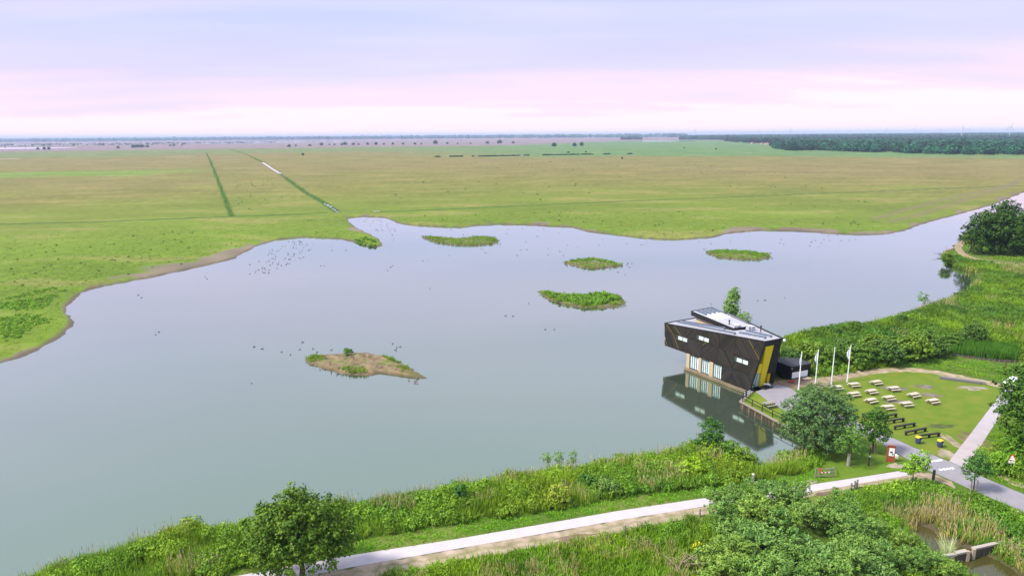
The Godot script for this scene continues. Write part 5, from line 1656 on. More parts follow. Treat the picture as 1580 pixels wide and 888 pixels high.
	# bushes on the lake bank
	for l in [
		[1095, 694, Vector3(1.5, 2.3, 1.5), Color(0.026, 0.078, 0.016), Color(0.045, 0.11, 0.024), "dark cone-shaped alder bush on the bank facing the building"],
		[1122, 704, Vector3(1.5, 1.2, 1.4), Color(0.04, 0.10, 0.014), Color(0.07, 0.14, 0.02), "dark rounded bush next to the cone-shaped alder"],
		[1146, 714, Vector3(1.4, 1.1, 1.2), Color(0.07, 0.13, 0.016), Color(0.11, 0.17, 0.022), "olive bramble heap at the bank's tip near the inlet"],
		[1066, 733, Vector3(1.7, 1.2, 1.5), Color(0.13, 0.22, 0.014), Color(0.18, 0.28, 0.022), "bright yellow-green bush on the bank above the road"],
		[861, 779, Vector3(1.4, 1.2, 1.3), Color(0.10, 0.15, 0.016), Color(0.19, 0.22, 0.04), "yellowish blossoming bush in the middle of the bank"],
		[711, 778, Vector3(0.75, 1.3, 0.75), Color(0.024, 0.075, 0.02), Color(0.04, 0.10, 0.028), "small dark upright bush alone in the bank's grass"],
		[905, 752, Vector3(1.4, 0.8, 1.1), Color(0.03, 0.085, 0.016), Color(0.05, 0.115, 0.022), "low dark green bush just behind the blossoming one"],
		[935, 762, Vector3(1.6, 1.1, 1.4), Color(0.06, 0.12, 0.03), Color(0.10, 0.16, 0.05), "greyish bush between the low dark one and the bank's verge"],
		[1547, 727, Vector3(2.0, 1.3, 1.6), Color(0.06, 0.14, 0.014), Color(0.11, 0.20, 0.022), "bright green bush beside the concrete block"],
		[1575, 706, Vector3(2.4, 1.7, 2.0), Color(0.05, 0.12, 0.014), Color(0.085, 0.165, 0.02), "large bush under the oak behind the warning sign"],
		[1588, 730, Vector3(1.8, 1.2, 1.6), Color(0.04, 0.10, 0.014), Color(0.07, 0.14, 0.02), "dark bush right of the warning sign's post"],
	]:
		var r: Vector3 = l[2]
		var t := thing("bank_bush" if l[1] > 600 and l[0] < 1200 else "roadside_bush", l[5], "bush", ground_at(l[0], l[1]), 0.0)
		mi("foliage", crown([[Vector3(0, r.y * 0.85, 0), r], [Vector3(r.x * 0.5, r.y * 0.6, r.z * 0.3), r * 0.65], [Vector3(-r.x * 0.5, r.y * 0.55, r.z * 0.2), r * 0.65]], int(70 * r.x * r.y), 0.34, 16, Vector2(0.24, 0.15), l[3], l[4], int(l[0]), -0.6), leaf_mat, t)
	var sp := thing("willow_saplings", "thin feathery willow saplings at the bank's water edge", "sapling", Vector3(5.79, 0.5, -80.24))
	for k in 3:
		var x := [-1.2, 0.1, 1.5][k] as float
		rng.seed = 70 + k
		mi("stem", trunk(1.1 + 0.2 * k, 0.05, [], Vector3(x * 0.3, 0, 0)), tinted(0.9), sp).position = Vector3(x, 0, 0)
		mi("foliage", crown([[Vector3(x * 1.25, 1.25 + 0.2 * k, 0), Vector3(0.75 - 0.1 * k, 0.55, 0.5)], [Vector3(x * 1.1, 0.8, 0), Vector3(0.6, 0.5, 0.4)]], 34, 0.24, 12, Vector2(0.26, 0.08), Color(0.075, 0.15, 0.05), Color(0.11, 0.19, 0.07), 170 + k), leaf_mat, sp)


# ---------------------------------------------------------------- grass, reeds and herbs
func plants() -> void:
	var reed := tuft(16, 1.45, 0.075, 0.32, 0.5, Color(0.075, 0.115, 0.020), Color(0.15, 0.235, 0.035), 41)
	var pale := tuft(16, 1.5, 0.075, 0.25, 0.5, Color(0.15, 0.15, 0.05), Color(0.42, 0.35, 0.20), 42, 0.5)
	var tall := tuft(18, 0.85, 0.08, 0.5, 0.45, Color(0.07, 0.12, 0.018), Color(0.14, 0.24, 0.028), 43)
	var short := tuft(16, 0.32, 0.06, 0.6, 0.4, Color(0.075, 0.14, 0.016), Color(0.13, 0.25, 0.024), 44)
	var herb := crown([[Vector3(0, 0.35, 0), Vector3(0.6, 0.55, 0.6)]], 14, 0.24, 13, Vector2(0.19, 0.085), Color(0.06, 0.125, 0.014), Color(0.13, 0.215, 0.024), 45, -0.2)
	var bramble := crown([[Vector3(0, 0.5, 0), Vector3(1.2, 0.75, 1.2)], [Vector3(0.7, 0.4, 0.3), Vector3(0.8, 0.55, 0.8)]], 80, 0.26, 15, Vector2(0.18, 0.10), Color(0.065, 0.13, 0.013), Color(0.125, 0.20, 0.022), 46, -0.2)
	var tone := func(p: Vector2) -> Color:
		var n := noise_c.get_noise_2d(p.x * 3.0, p.y * 3.0)
		var m := noise_b.get_noise_2d(p.x * 2.0 + 70.0, p.y * 2.0)
		return Color(1.0 + 0.55 * m, 1.0 + 0.25 * m, 1.0) * (1.0 + 0.35 * n)
	var some := func(p: Vector2) -> bool: return noise_b.get_noise_2d(p.x * 2.6, p.y * 2.6) > 0.02
	var few := func(p: Vector2) -> bool: return noise_b.get_noise_2d(p.x * 3.0 + 40.0, p.y * 3.0) > 0.22
	rng.seed = 51
	# the bank between lake and road
	var bank_line := [-50.63, -54.88, -47.87, -57.67, -46.75, -59.68, -43.78, -62.12, -40.72, -64.99, -36.78, -66.8, -32.26, -67.76, -28.54, -69.31, -23.3, -71.32, -18.39, -72.7, -13.25, -73.82, -8.79, -75.31, -4.18, -77.17, 0.64, -79.12, 6.44, -80.07, 11.6, -81.61, 17.94, -83.94, 23.69, -86.21, 27.56, -87.37, 29.95, -83.73, 31.24, -81.27, 33.32, -81.23, 36.98, -83.03]
	bank_line += [39.45, -81.38, 37.74, -78.59, 35.88, -77.27, 32.2, -76.03, 23.79, -74.27, 15.76, -72.74, 4.9, -69.35, -6.53, -66.63, -16.48, -63.97, -22.34, -61.01, -26.23, -59.27, -31.53, -57.05, -40.62, -53.96]
	var lake_bank := v2s(bank_line)
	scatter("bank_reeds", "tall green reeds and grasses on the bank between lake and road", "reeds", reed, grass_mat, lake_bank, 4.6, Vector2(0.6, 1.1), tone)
	scatter("bank_herbs", "leafy nettles and herbs filling the lake bank", "herbs", herb, leaf_mat, lake_bank, 1.7, Vector2(0.7, 1.4), tone, func(p: Vector2) -> bool: return noise_b.get_noise_2d(p.x * 2.2, p.y * 2.2) > -0.12)
	scatter("bank_brambles", "bramble mounds swelling along the lake bank", "brambles", bramble, leaf_mat, lake_bank, 0.30, Vector2(0.7, 1.25), tone, some)
	scatter("bank_dry_reeds", "pale dry reed plumes along the water's edge of the bank", "reeds", pale, grass_mat, lake_bank, 1.3, Vector2(0.6, 1.0), func(p: Vector2) -> Color: return Color.WHITE * rf(0.8, 1.15), func(p: Vector2) -> bool: return sd(p.x, p.y) < 1.8 + 2.0 * noise_c.get_noise_2d(p.x * 2.0, p.y * 2.0) or (noise_b.get_noise_2d(p.x * 3.0 + 40.0, p.y * 3.0) > 0.36))
	# lush strip, then the mown verge by the road
	var verge := v2s([-30, -56.37, -26.35, -59.58, -22.4, -61.22, -16.53, -64.21, -6.55, -66.89, 4.92, -69.62, 15.81, -73.03, 23.88, -74.58, 32.32, -76.35, 38.67, -79.61, 37.41, -75.31, 31.25, -73.54, 21.57, -71.77, 11.44, -69.26, 4.04, -66.99, -6.31, -63.95, -15.93, -61.47, -21.9, -59.62, -28.07, -57.59])
	scatter("verge_grass", "bright mown grass verge along the concrete road", "grass", short, grass_mat, verge, 5.0, Vector2(0.5, 1.1), func(p: Vector2) -> Color: return Color(1.1, 1.3, 0.9) * (1.0 + 0.3 * noise_c.get_noise_2d(p.x * 2.0, p.y * 2.0)))
	# rough grass below the sandy verge
	var rough := v2s([-14.16, -56.17, -12.03, -57.88, -5.95, -59.52, 3.77, -62.31, 12.11, -64.65, 20, -67.28, 22.98, -66.59, 22.33, -61.29, 19.05, -55.77, 6.32, -55])
	scatter("rough_grass", "rough meadow grass below the sandy verge", "grass", tall, grass_mat, rough, 6.0, Vector2(0.55, 1.15), tone)
	scatter("rough_herbs", "clumps of leafy herbs in the rough grass below the road", "herbs", herb, leaf_mat, rough, 1.0, Vector2(0.5, 1.0), tone, some)
	scatter("dry_grass", "patches of straw-coloured grass below the road", "grass", pale, grass_mat, rough, 2.0, Vector2(0.4, 0.7), func(p: Vector2) -> Color: return Color.WHITE * rf(0.7, 1.1), func(p: Vector2) -> bool: return noise_b.get_noise_2d(p.x * 3.0 + 40.0, p.y * 3.0) > 0.16)
	# marsh by the pond
	var marsh := v2s([36.89, -70.82, 40.55, -72.21, 46.59, -74.22, 49.67, -73.56, 51.39, -71.46, 53.42, -71.14, 55.24, -66.51, 55.41, -63.1, 49.47, -55.39, 45.91, -55.44, 35.2, -55.57, 34.04, -57.99, 34.11, -63.39])
	var dry := v2s([40.45, -68.83, 42.62, -70.17, 46.78, -71.24, 48.67, -70.08, 49.82, -67.89, 50.74, -65.08, 51.46, -63.39, 49.68, -61.81, 46.99, -62.53, 44.4, -63.72, 42.63, -65.94, 41.1, -66.97])
	scatter("marsh_reeds", "tall green reeds round the pond in the corner", "reeds", reed, grass_mat, marsh, 3.6, Vector2(0.55, 1.0), func(p: Vector2) -> Color: return Color(0.72, 0.9, 1.1) * (1.0 + 0.4 * noise_c.get_noise_2d(p.x * 3.0, p.y * 3.0)), func(p: Vector2) -> bool: return sd(p.x, p.y) > 0.4 and noise_b.get_noise_2d(p.x * 2.0, p.y * 2.0) > -0.45)
	scatter("marsh_herbs", "fresh green herbs between road and pond", "herbs", herb, leaf_mat, marsh, 1.5, Vector2(0.7, 1.3), tone, func(p: Vector2) -> bool: return sd(p.x, p.y) > 1.3 and not Geometry2D.is_point_in_polygon(p, dry))
	scatter("dry_reed_bed", "broad patch of straw-coloured reeds above the pond", "reeds", pale, grass_mat, dry, 2.2, Vector2(0.6, 0.95), func(p: Vector2) -> Color: return Color.WHITE * rf(0.7, 1.1), func(p: Vector2) -> bool: return noise_b.get_noise_2d(p.x * 2.4, p.y * 2.4) > -0.25)
	scatter("dry_reed_bed", "tan reeds on the far side of the weir", "reeds", pale, grass_mat, v2s([49.17, -61.37, 50.96, -61.13, 49.46, -57.8, 48.19, -58.62, 48.16, -59.66]), 3.0, Vector2(0.6, 0.9), func(p: Vector2) -> Color: return Color.WHITE * rf(0.7, 1.1))
	# strip along the asphalt and the corner under the oak
	scatter("verge_grass", "bright grass edging the asphalt lane and marsh", "grass", short, grass_mat, v2s([40.92, -72.94, 47.32, -74.83, 50.31, -74.63, 51.95, -72.92, 53.8, -71.71, 55.99, -67.54, 57.06, -65.23, 56.13, -64.03, 54.21, -67.04, 52.31, -70.59, 49.13, -72.67, 45.99, -73.16, 41, -71.62]), 5.0, Vector2(0.6, 1.1), tone)
	scatter("corner_grass", "grass and herbs between the side road and the bushes", "grass", short, grass_mat, v2s([62.36, -83.98, 72.93, -94.56, 83.4, -102.08, 71.62, -81.93, 61.67, -69.33, 60.04, -71.04, 58.32, -74.97, 57.64, -79.29]), 3.0, Vector2(0.6, 1.2), tone)
	scatter("corner_herbs", "nettles under the oak by the warning sign", "herbs", herb, leaf_mat, v2s([63.72, -83.96, 69.92, -90.03, 77.67, -94.47, 71.62, -81.93, 62.76, -70.71, 61.46, -72.92, 60.66, -76.05, 61, -79.41]), 0.9, Vector2(0.6, 1.1), tone)
	# tree lawn edges by the willow
	scatter("inlet_reeds", "green reeds beneath the willow at the inlet", "reeds", reed, grass_mat, v2s([31.35, -81.52, 37.11, -83.28, 40.44, -82.1, 39.73, -79.59, 36.49, -77.76, 32.39, -76.51, 30.02, -77.7]), 3.2, Vector2(0.5, 0.85), func(p: Vector2) -> Color: return Color(0.9, 1.1, 1.0) * rf(0.8, 1.2))
	scatter("roadside_grass", "tufty grass on the green between willow and road", "grass", short, grass_mat, v2s([38.83, -79.96, 43.58, -83.36, 48.09, -85.81, 49.56, -81.76, 50.06, -80.84, 48.04, -79.28, 48.44, -78.24, 41.92, -76.52, 36.49, -75.01, 34.94, -75.03]), 2.0, Vector2(0.3, 0.6), tone)
	# the long bank on the right of the lake
	var bk := [54.96, -133.97, 65.75, -140.38, 71.73, -142.76, 78.33, -144.67, 84.57, -148.3, 91.76, -153.27, 99.79, -159.18, 108.43, -165.54, 116.93, -172.43, 124.94, -180.75, 131.7, -189.04, 136.21, -200.19, 137.47, -207.35, 140.63, -217.26, 147.22, -229.26, 160.41, -245.24]
	bk += [154.69, -233.28, 151.7, -214.95, 160.67, -204.78, 136.25, -159.84, 102, -117.44, 92.42, -119.13, 98.79, -128.47, 87.94, -130.48, 82.59, -123.57, 71.9, -118.17, 61.64, -114.21, 52.84, -111.11, 52.58, -114.42, 49.08, -116.58]
	var right_bank := v2s(bk)
	var track := v2s([180.72, -265.24, 167.65, -251.28, 160.27, -241.28, 153.59, -228.12, 151.82, -220.78, 153.11, -214.89, 155.91, -209.22, 162.97, -202.63])
	var wild := func(p: Vector2) -> Color:
		var m := noise_b.get_noise_2d(p.x * 1.1 + 20.0, p.y * 1.1)
		return Color(0.80 + 0.55 * m, 0.84 + 0.35 * m, 0.95 - 0.2 * m) * (0.9 + 0.45 * noise_c.get_noise_2d(p.x * 2.5, p.y * 2.5))
	var clear := func(p: Vector2) -> bool: return off_line(p, track) > 3.6
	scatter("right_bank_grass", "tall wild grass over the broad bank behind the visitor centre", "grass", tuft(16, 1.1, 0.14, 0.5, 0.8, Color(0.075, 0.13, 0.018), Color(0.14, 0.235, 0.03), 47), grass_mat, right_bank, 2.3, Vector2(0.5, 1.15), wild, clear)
	scatter("right_bank_herbs", "lush herbs and brambles over the broad bank", "herbs", crown([[Vector3(0, 0.35, 0), Vector3(0.9, 0.6, 0.9)]], 16, 0.34, 12, Vector2(0.26, 0.12), Color(0.055, 0.12, 0.016), Color(0.10, 0.18, 0.024), 48, -0.2), leaf_mat, right_bank, 0.5, Vector2(0.6, 1.4), wild, func(p: Vector2) -> bool: return noise_b.get_noise_2d(p.x * 1.5, p.y * 1.5) > -0.1 and clear.call(p))
	scatter("right_bank_dry_grass", "beige dry grass patches on the broad bank", "grass", pale, grass_mat, right_bank, 0.5, Vector2(0.6, 1.0), func(p: Vector2) -> Color: return Color.WHITE * rf(0.75, 1.1), func(p: Vector2) -> bool: return noise_b.get_noise_2d(p.x * 1.4 + 15.0, p.y * 1.4) > 0.36 or sd(p.x, p.y) < 1.6)
	scatter("dry_grass", "broad beige grass patch past the sandy track", "grass", pale, grass_mat, v2s([151.98, -209.39, 166.08, -206.65, 157.93, -191.27, 145.8, -189.93, 144.6, -197.42]), 0.9, Vector2(0.5, 0.8), func(p: Vector2) -> Color: return Color(1.05, 0.95, 0.9) * rf(0.8, 1.1))
	scatter("inlet_reeds", "grey-green reed clump standing in the little bay", "reeds", reed, grass_mat, v2s([138.31, -208.79, 143.1, -211.82, 140.25, -205.58, 136.16, -201.71, 134.87, -202.76]), 1.6, Vector2(0.9, 1.4), func(p: Vector2) -> Color: return Color(0.9, 1.05, 1.4) * rf(0.8, 1.1))
	scatter("far_bank_grass", "short grass around the river-bend trees", "grass", tuft(14, 0.6, 0.16, 0.5, 0.9, Color(0.07, 0.13, 0.016), Color(0.12, 0.22, 0.026), 49), grass_mat, v2s([172.61, -258.97, 193.48, -288.77, 226.88, -308.45, 258.33, -318.45, 192.49, -218.97, 167.79, -214.25, 156.33, -221.78, 156.51, -230.56]), 0.4, Vector2(0.6, 1.0), tone)
	# strip of rough grass between hedge and footpath
	var lawn_path := v2s([43.25, -106.09, 45.81, -106.63, 49.98, -108.35, 52.08, -109.39, 56.85, -111.34, 63.62, -113.83, 68.34, -114.74, 72.33, -114.3, 75.39, -112.22, 77.82, -109.59, 81.11, -106.45])
	scatter("path_grass", "uncut grass between the hedge and the sandy footpath", "grass", short, grass_mat, v2s([51.79, -110.5, 57.47, -112.64, 64.32, -115.17, 69.1, -116.1, 73.13, -115.66, 76.2, -113.53, 81.31, -107.96, 85.88, -111, 90.65, -117, 82.35, -121.64, 71.49, -117.46, 61.64, -114.21]), 2.2, Vector2(0.7, 1.3), tone, func(p: Vector2) -> bool: return off_line(p, lawn_path) > 1.9)
	# raised reed bed with its timber edge
	var bed := thing("reed_bed_edging", "low timber edging with posts round the raised reed bed", "edging", Vector3.ZERO)
	var front_line := v2s([82.59, -122.01, 85.19, -120.43, 88.19, -118.69, 91.28, -117.88])
	for k in front_line.size() - 1:
		var p := front_line[k]
		var q := front_line[k + 1]
		mi("board", MB.new().col(0.10, 0.09, 0.075).beam(Vector3(p.x, LAND + 0.2, p.y), Vector3(q.x, LAND + 0.2, q.y), 0.12, 0.4).done(), wood_mat, bed)
	for p in resample(front_line, 13):
		mi("post", MB.new().col(0.17, 0.155, 0.135).box(Vector3(p.x, LAND + 0.26, p.y + 0.12), Vector3(0.12, 0.52, 0.12)).done(), wood_mat, bed)
	scatter("raised_reed_bed", "even block of dark green reeds in the raised bed beyond the lawn", "reeds", tuft(18, 1.7, 0.10, 0.14, 0.5, Color(0.026, 0.070, 0.014), Color(0.055, 0.135, 0.026), 52), grass_mat, v2s([82.83, -122.39, 85.43, -120.8, 88.44, -119.05, 91.54, -118.24, 95.4, -123.25, 93.72, -124.88, 86.29, -126.29]), 8.0, Vector2(1.05, 1.2), func(p: Vector2) -> Color: return Color.WHITE * rf(0.85, 1.15))


# ---------------------------------------------------------------- things on the lawn
func lawn_things() -> void:
	var labels := [
		"pale wooden picnic table standing just in front of the third flagpole",
		"pale wooden picnic table close to the fourth flagpole's foot",
		"pale picnic table nearest the sandy footpath, at the group's far corner",
		"pale picnic table second from the willow, below the flagpoles",
		"pale picnic table in the centre of the group's far half",
		"pale picnic table standing half on a round bare patch",
		"pale picnic table just above the young oak's crown, willow side",
		"pale picnic table beside the long grey worn strip in the group's middle",
		"pale picnic table between the long worn strip and the round bare spots",
		"pale picnic table nearest the black beam benches, touching the oak's outline",
		"pale picnic table second nearest the black beam benches",
		"pale picnic table on its own at the group's outer end, nearest the side road",
	]
	var first: Node3D = null
	var k := 0
	for l in [[1291.5, 601.5], [1317.5, 597], [1352, 593.5], [1318, 611.5], [1345, 607.5], [1379, 603], [1344, 621.5], [1371.5, 617.5], [1410, 613], [1370.5, 632], [1398.5, 627], [1439.5, 622.5]]:
		var at := ground_at(l[0], l[1])
		if first == null:
			first = picnic_table(labels[0], at, 0.28, Color(0.50, 0.44, 0.37))
			first.scale = Vector3.ONE * 0.9
			first.set_meta("group", "picnic tables on the lawn")
		else:
			copy(first, "picnic_table", labels[k], at, 0.28 + rf(-0.12, 0.12), Vector3.ONE * 0.9)
		k += 1
	picnic_table("weathered grey picnic table on the strip behind the quay railing", Vector3(39.47, 0.9, -98.33), 0.35, Color(0.27, 0.25, 0.235))
	# black beam benches in a row
	var black := paint(0.022, 0.020, 0.018, 0.8)
	var words := ["black beam bench farthest from the yellow bins, half hidden by the young oak", "second black beam bench, just past the young oak's crown", "third black beam bench counted from the oak", "fourth black beam bench counted from the oak", "fifth black beam bench, second nearest the yellow bins", "black beam bench next to the yellow-topped bins"]
	k = 0
	for l in [[1331, 643.5, 1363, 641], [1362, 647, 1378, 644], [1365, 654.5, 1395, 650], [1380, 663, 1412, 657.5], [1397, 671.5, 1429, 665], [1421, 676.5, 1447, 673]]:
		var a := ground_at(l[0], l[1])
		var b := ground_at(l[2], l[3])
		var t := thing("beam_bench", words[k], "bench", a.lerp(b, 0.5), -atan2(b.z - a.z, b.x - a.x), "black beam benches on the lawn")
		var half := maxf(a.distance_to(b), 3.4) / 2
		mi("seat", MB.new().box(Vector3(0, 0.5, 0), Vector3(half * 2, 0.16, 0.3)).done(), black, t)
		for s in [-0.92, 0.0, 0.92]:
			mi("leg", MB.new().box(Vector3(half * s, 0.21, 0), Vector3(0.2, 0.42, 0.24)).done(), black, t)
		k += 1
	# yellow-topped bins
	var drum := paint(0.035, 0.055, 0.10, 0.5)
	for l in [[1417, 683.5, "round dark bin with yellow lid, the one nearer the benches"], [1450.5, 689, "round blue bin with yellow lid, the one nearer the crossing"]]:
		var t := thing("litter_bin", l[2], "bin", ground_at(l[0], l[1]), 0.5, "yellow-topped bins by the lawn's corner")
		mi("drum", MB.new().tube([Vector3.ZERO, Vector3(0, 0.25, 0), Vector3(0, 0.6, 0), Vector3(0, 0.85, 0)], [0.28, 0.36, 0.38, 0.36], 12).done(), drum, t)
		var lid := mi("lid", MB.new().tube([Vector3(0, 0.85, 0), Vector3(0, 0.92, 0), Vector3(0, 1.0, 0), Vector3(0, 1.03, 0)], [0.40, 0.42, 0.32, 0.10], 12).done(), paint(0.62, 0.42, 0.02, 0.45), t)
		mi("opening", MB.new().box(Vector3(-0.15, 0.93, 0.34), Vector3(0.3, 0.12, 0.16)).done(), paint(0.02, 0.02, 0.02), lid)
		mi("sticker", MB.new().box(Vector3(0.1, 0.5, 0.36), Vector3(0.26, 0.26, 0.03)).done(), paint(0.55, 0.6, 0.66, 0.5), t)
	# long squared timber at the lawn's far edge
	var a := Vector3(72.77, 0.9, -110.34)
	var b := Vector3(79.09, 0.9, -106.94)
	var tb := thing("timber_beam", "long grey squared timber lying along the lawn's far edge", "timber beam", a.lerp(b, 0.5), -atan2(b.z - a.z, b.x - a.x))
	var long := a.distance_to(b)
	for s in 2:
		mi("beam", MB.new().col(0.16 + 0.07 * s, 0.155 + 0.07 * s, 0.15 + 0.07 * s).box(Vector3(long * (-0.06 + 0.06 * s), 0.2, 0.28 - 0.5 * s), Vector3(long * (0.88 if s else 0.82), 0.38, 0.36)).done(), wood_mat, tb)
	# flagpoles
	var white := paint(0.74, 0.75, 0.78, 0.35)
	k = 0
	for l in [[1232.5, 601, "white flagpole nearest the willow, flag furled against it"], [1258, 596.5, "white flagpole with limp white flag, second from the building"], [1283, 593, "bare white flagpole without a flag"], [1307.5, 589, "white flagpole farthest from the building, with white flag"]]:
		var t := thing("flagpole", l[2], "flagpole", ground_at(l[0], l[1]), 0.0, "flagpoles before the cabin")
		mi("pole", MB.new().tube([Vector3.ZERO, Vector3(0, 3, 0), Vector3(0, 6.35, 0)], [0.10, 0.08, 0.05], 10).done(), white, t)
		mi("finial", MB.new().ball(Vector3(0, 6.4, 0), Vector3(0.09, 0.09, 0.09)).done(), white, t)
		mi("foot_plate", MB.new().box(Vector3(0, 0.03, 0), Vector3(0.4, 0.06, 0.4)).done(), paint(0.3, 0.3, 0.3), t)
		if k != 2:
			var f := MB.new()
			f.smooth(true)
			var wide: float = [0.16, 0.42, 0.0, 0.46][k]
			for i in 6:
				for j in 10:
					var e := []
					for d in [[0, 0], [1, 0], [1, 1], [0, 1]]:
						var u := float(i + d[0]) / 6
						var v := float(j + d[1]) / 10
						e.append([Vector3(-0.06 - u * wide * (0.35 + 0.65 * sin(PI * minf(1, v * 1.1))), 6.2 - v * 1.95 - u * 0.3, 0.05 * sin(u * 9.0 + v * 3.0)), Color(0.70, 0.74, 0.80) if v < 0.75 or k == 3 else Color(0.25, 0.42, 0.62)])
					for q in [0, 1, 2, 0, 2, 3]:
						f.colc(e[q][1])
						f.st.add_vertex(e[q][0])
			var fm := tinted(0.85)
			mi("flag", f.done(), fm, t)
		k += 1


func picnic_table(label: String, at: Vector3, turn: float, c: Color) -> Node3D:
	var t := thing("picnic_table", label, "picnic table", at, turn)
	var top := MB.new()
	for k in 5:
		var q := rf(0.88, 1.08)
		top.colc(c * q).box(Vector3(0, 0.75, -0.34 + k * 0.17), Vector3(1.9, 0.05, 0.158))
	mi("tabletop", top.done(), wood_mat, t)
	for s in [-1, 1]:
		mi("bench_seat", MB.new().colc(c * 0.97).box(Vector3(0, 0.45, s * 0.64 - 0.075), Vector3(1.9, 0.05, 0.14)).colc(c * 1.03).box(Vector3(0, 0.45, s * 0.64 + 0.08), Vector3(1.9, 0.05, 0.14)).done(), wood_mat, t)
		var f := MB.new().colc(c * 0.75)
		var x: float = s * 0.65
		f.beam(Vector3(x, 0, -0.62), Vector3(x, 0.72, -0.22), 0.06, 0.1)
		f.beam(Vector3(x, 0, 0.62), Vector3(x, 0.72, 0.22), 0.06, 0.1)
		f.beam(Vector3(x + 0.05, 0.38, -0.82), Vector3(x + 0.05, 0.38, 0.82), 0.05, 0.1)
		f.beam(Vector3(x + 0.05, 0.69, -0.4), Vector3(x + 0.05, 0.69, 0.4), 0.05, 0.08)
		mi("leg_frame", f.done(), wood_mat, t)
	return t


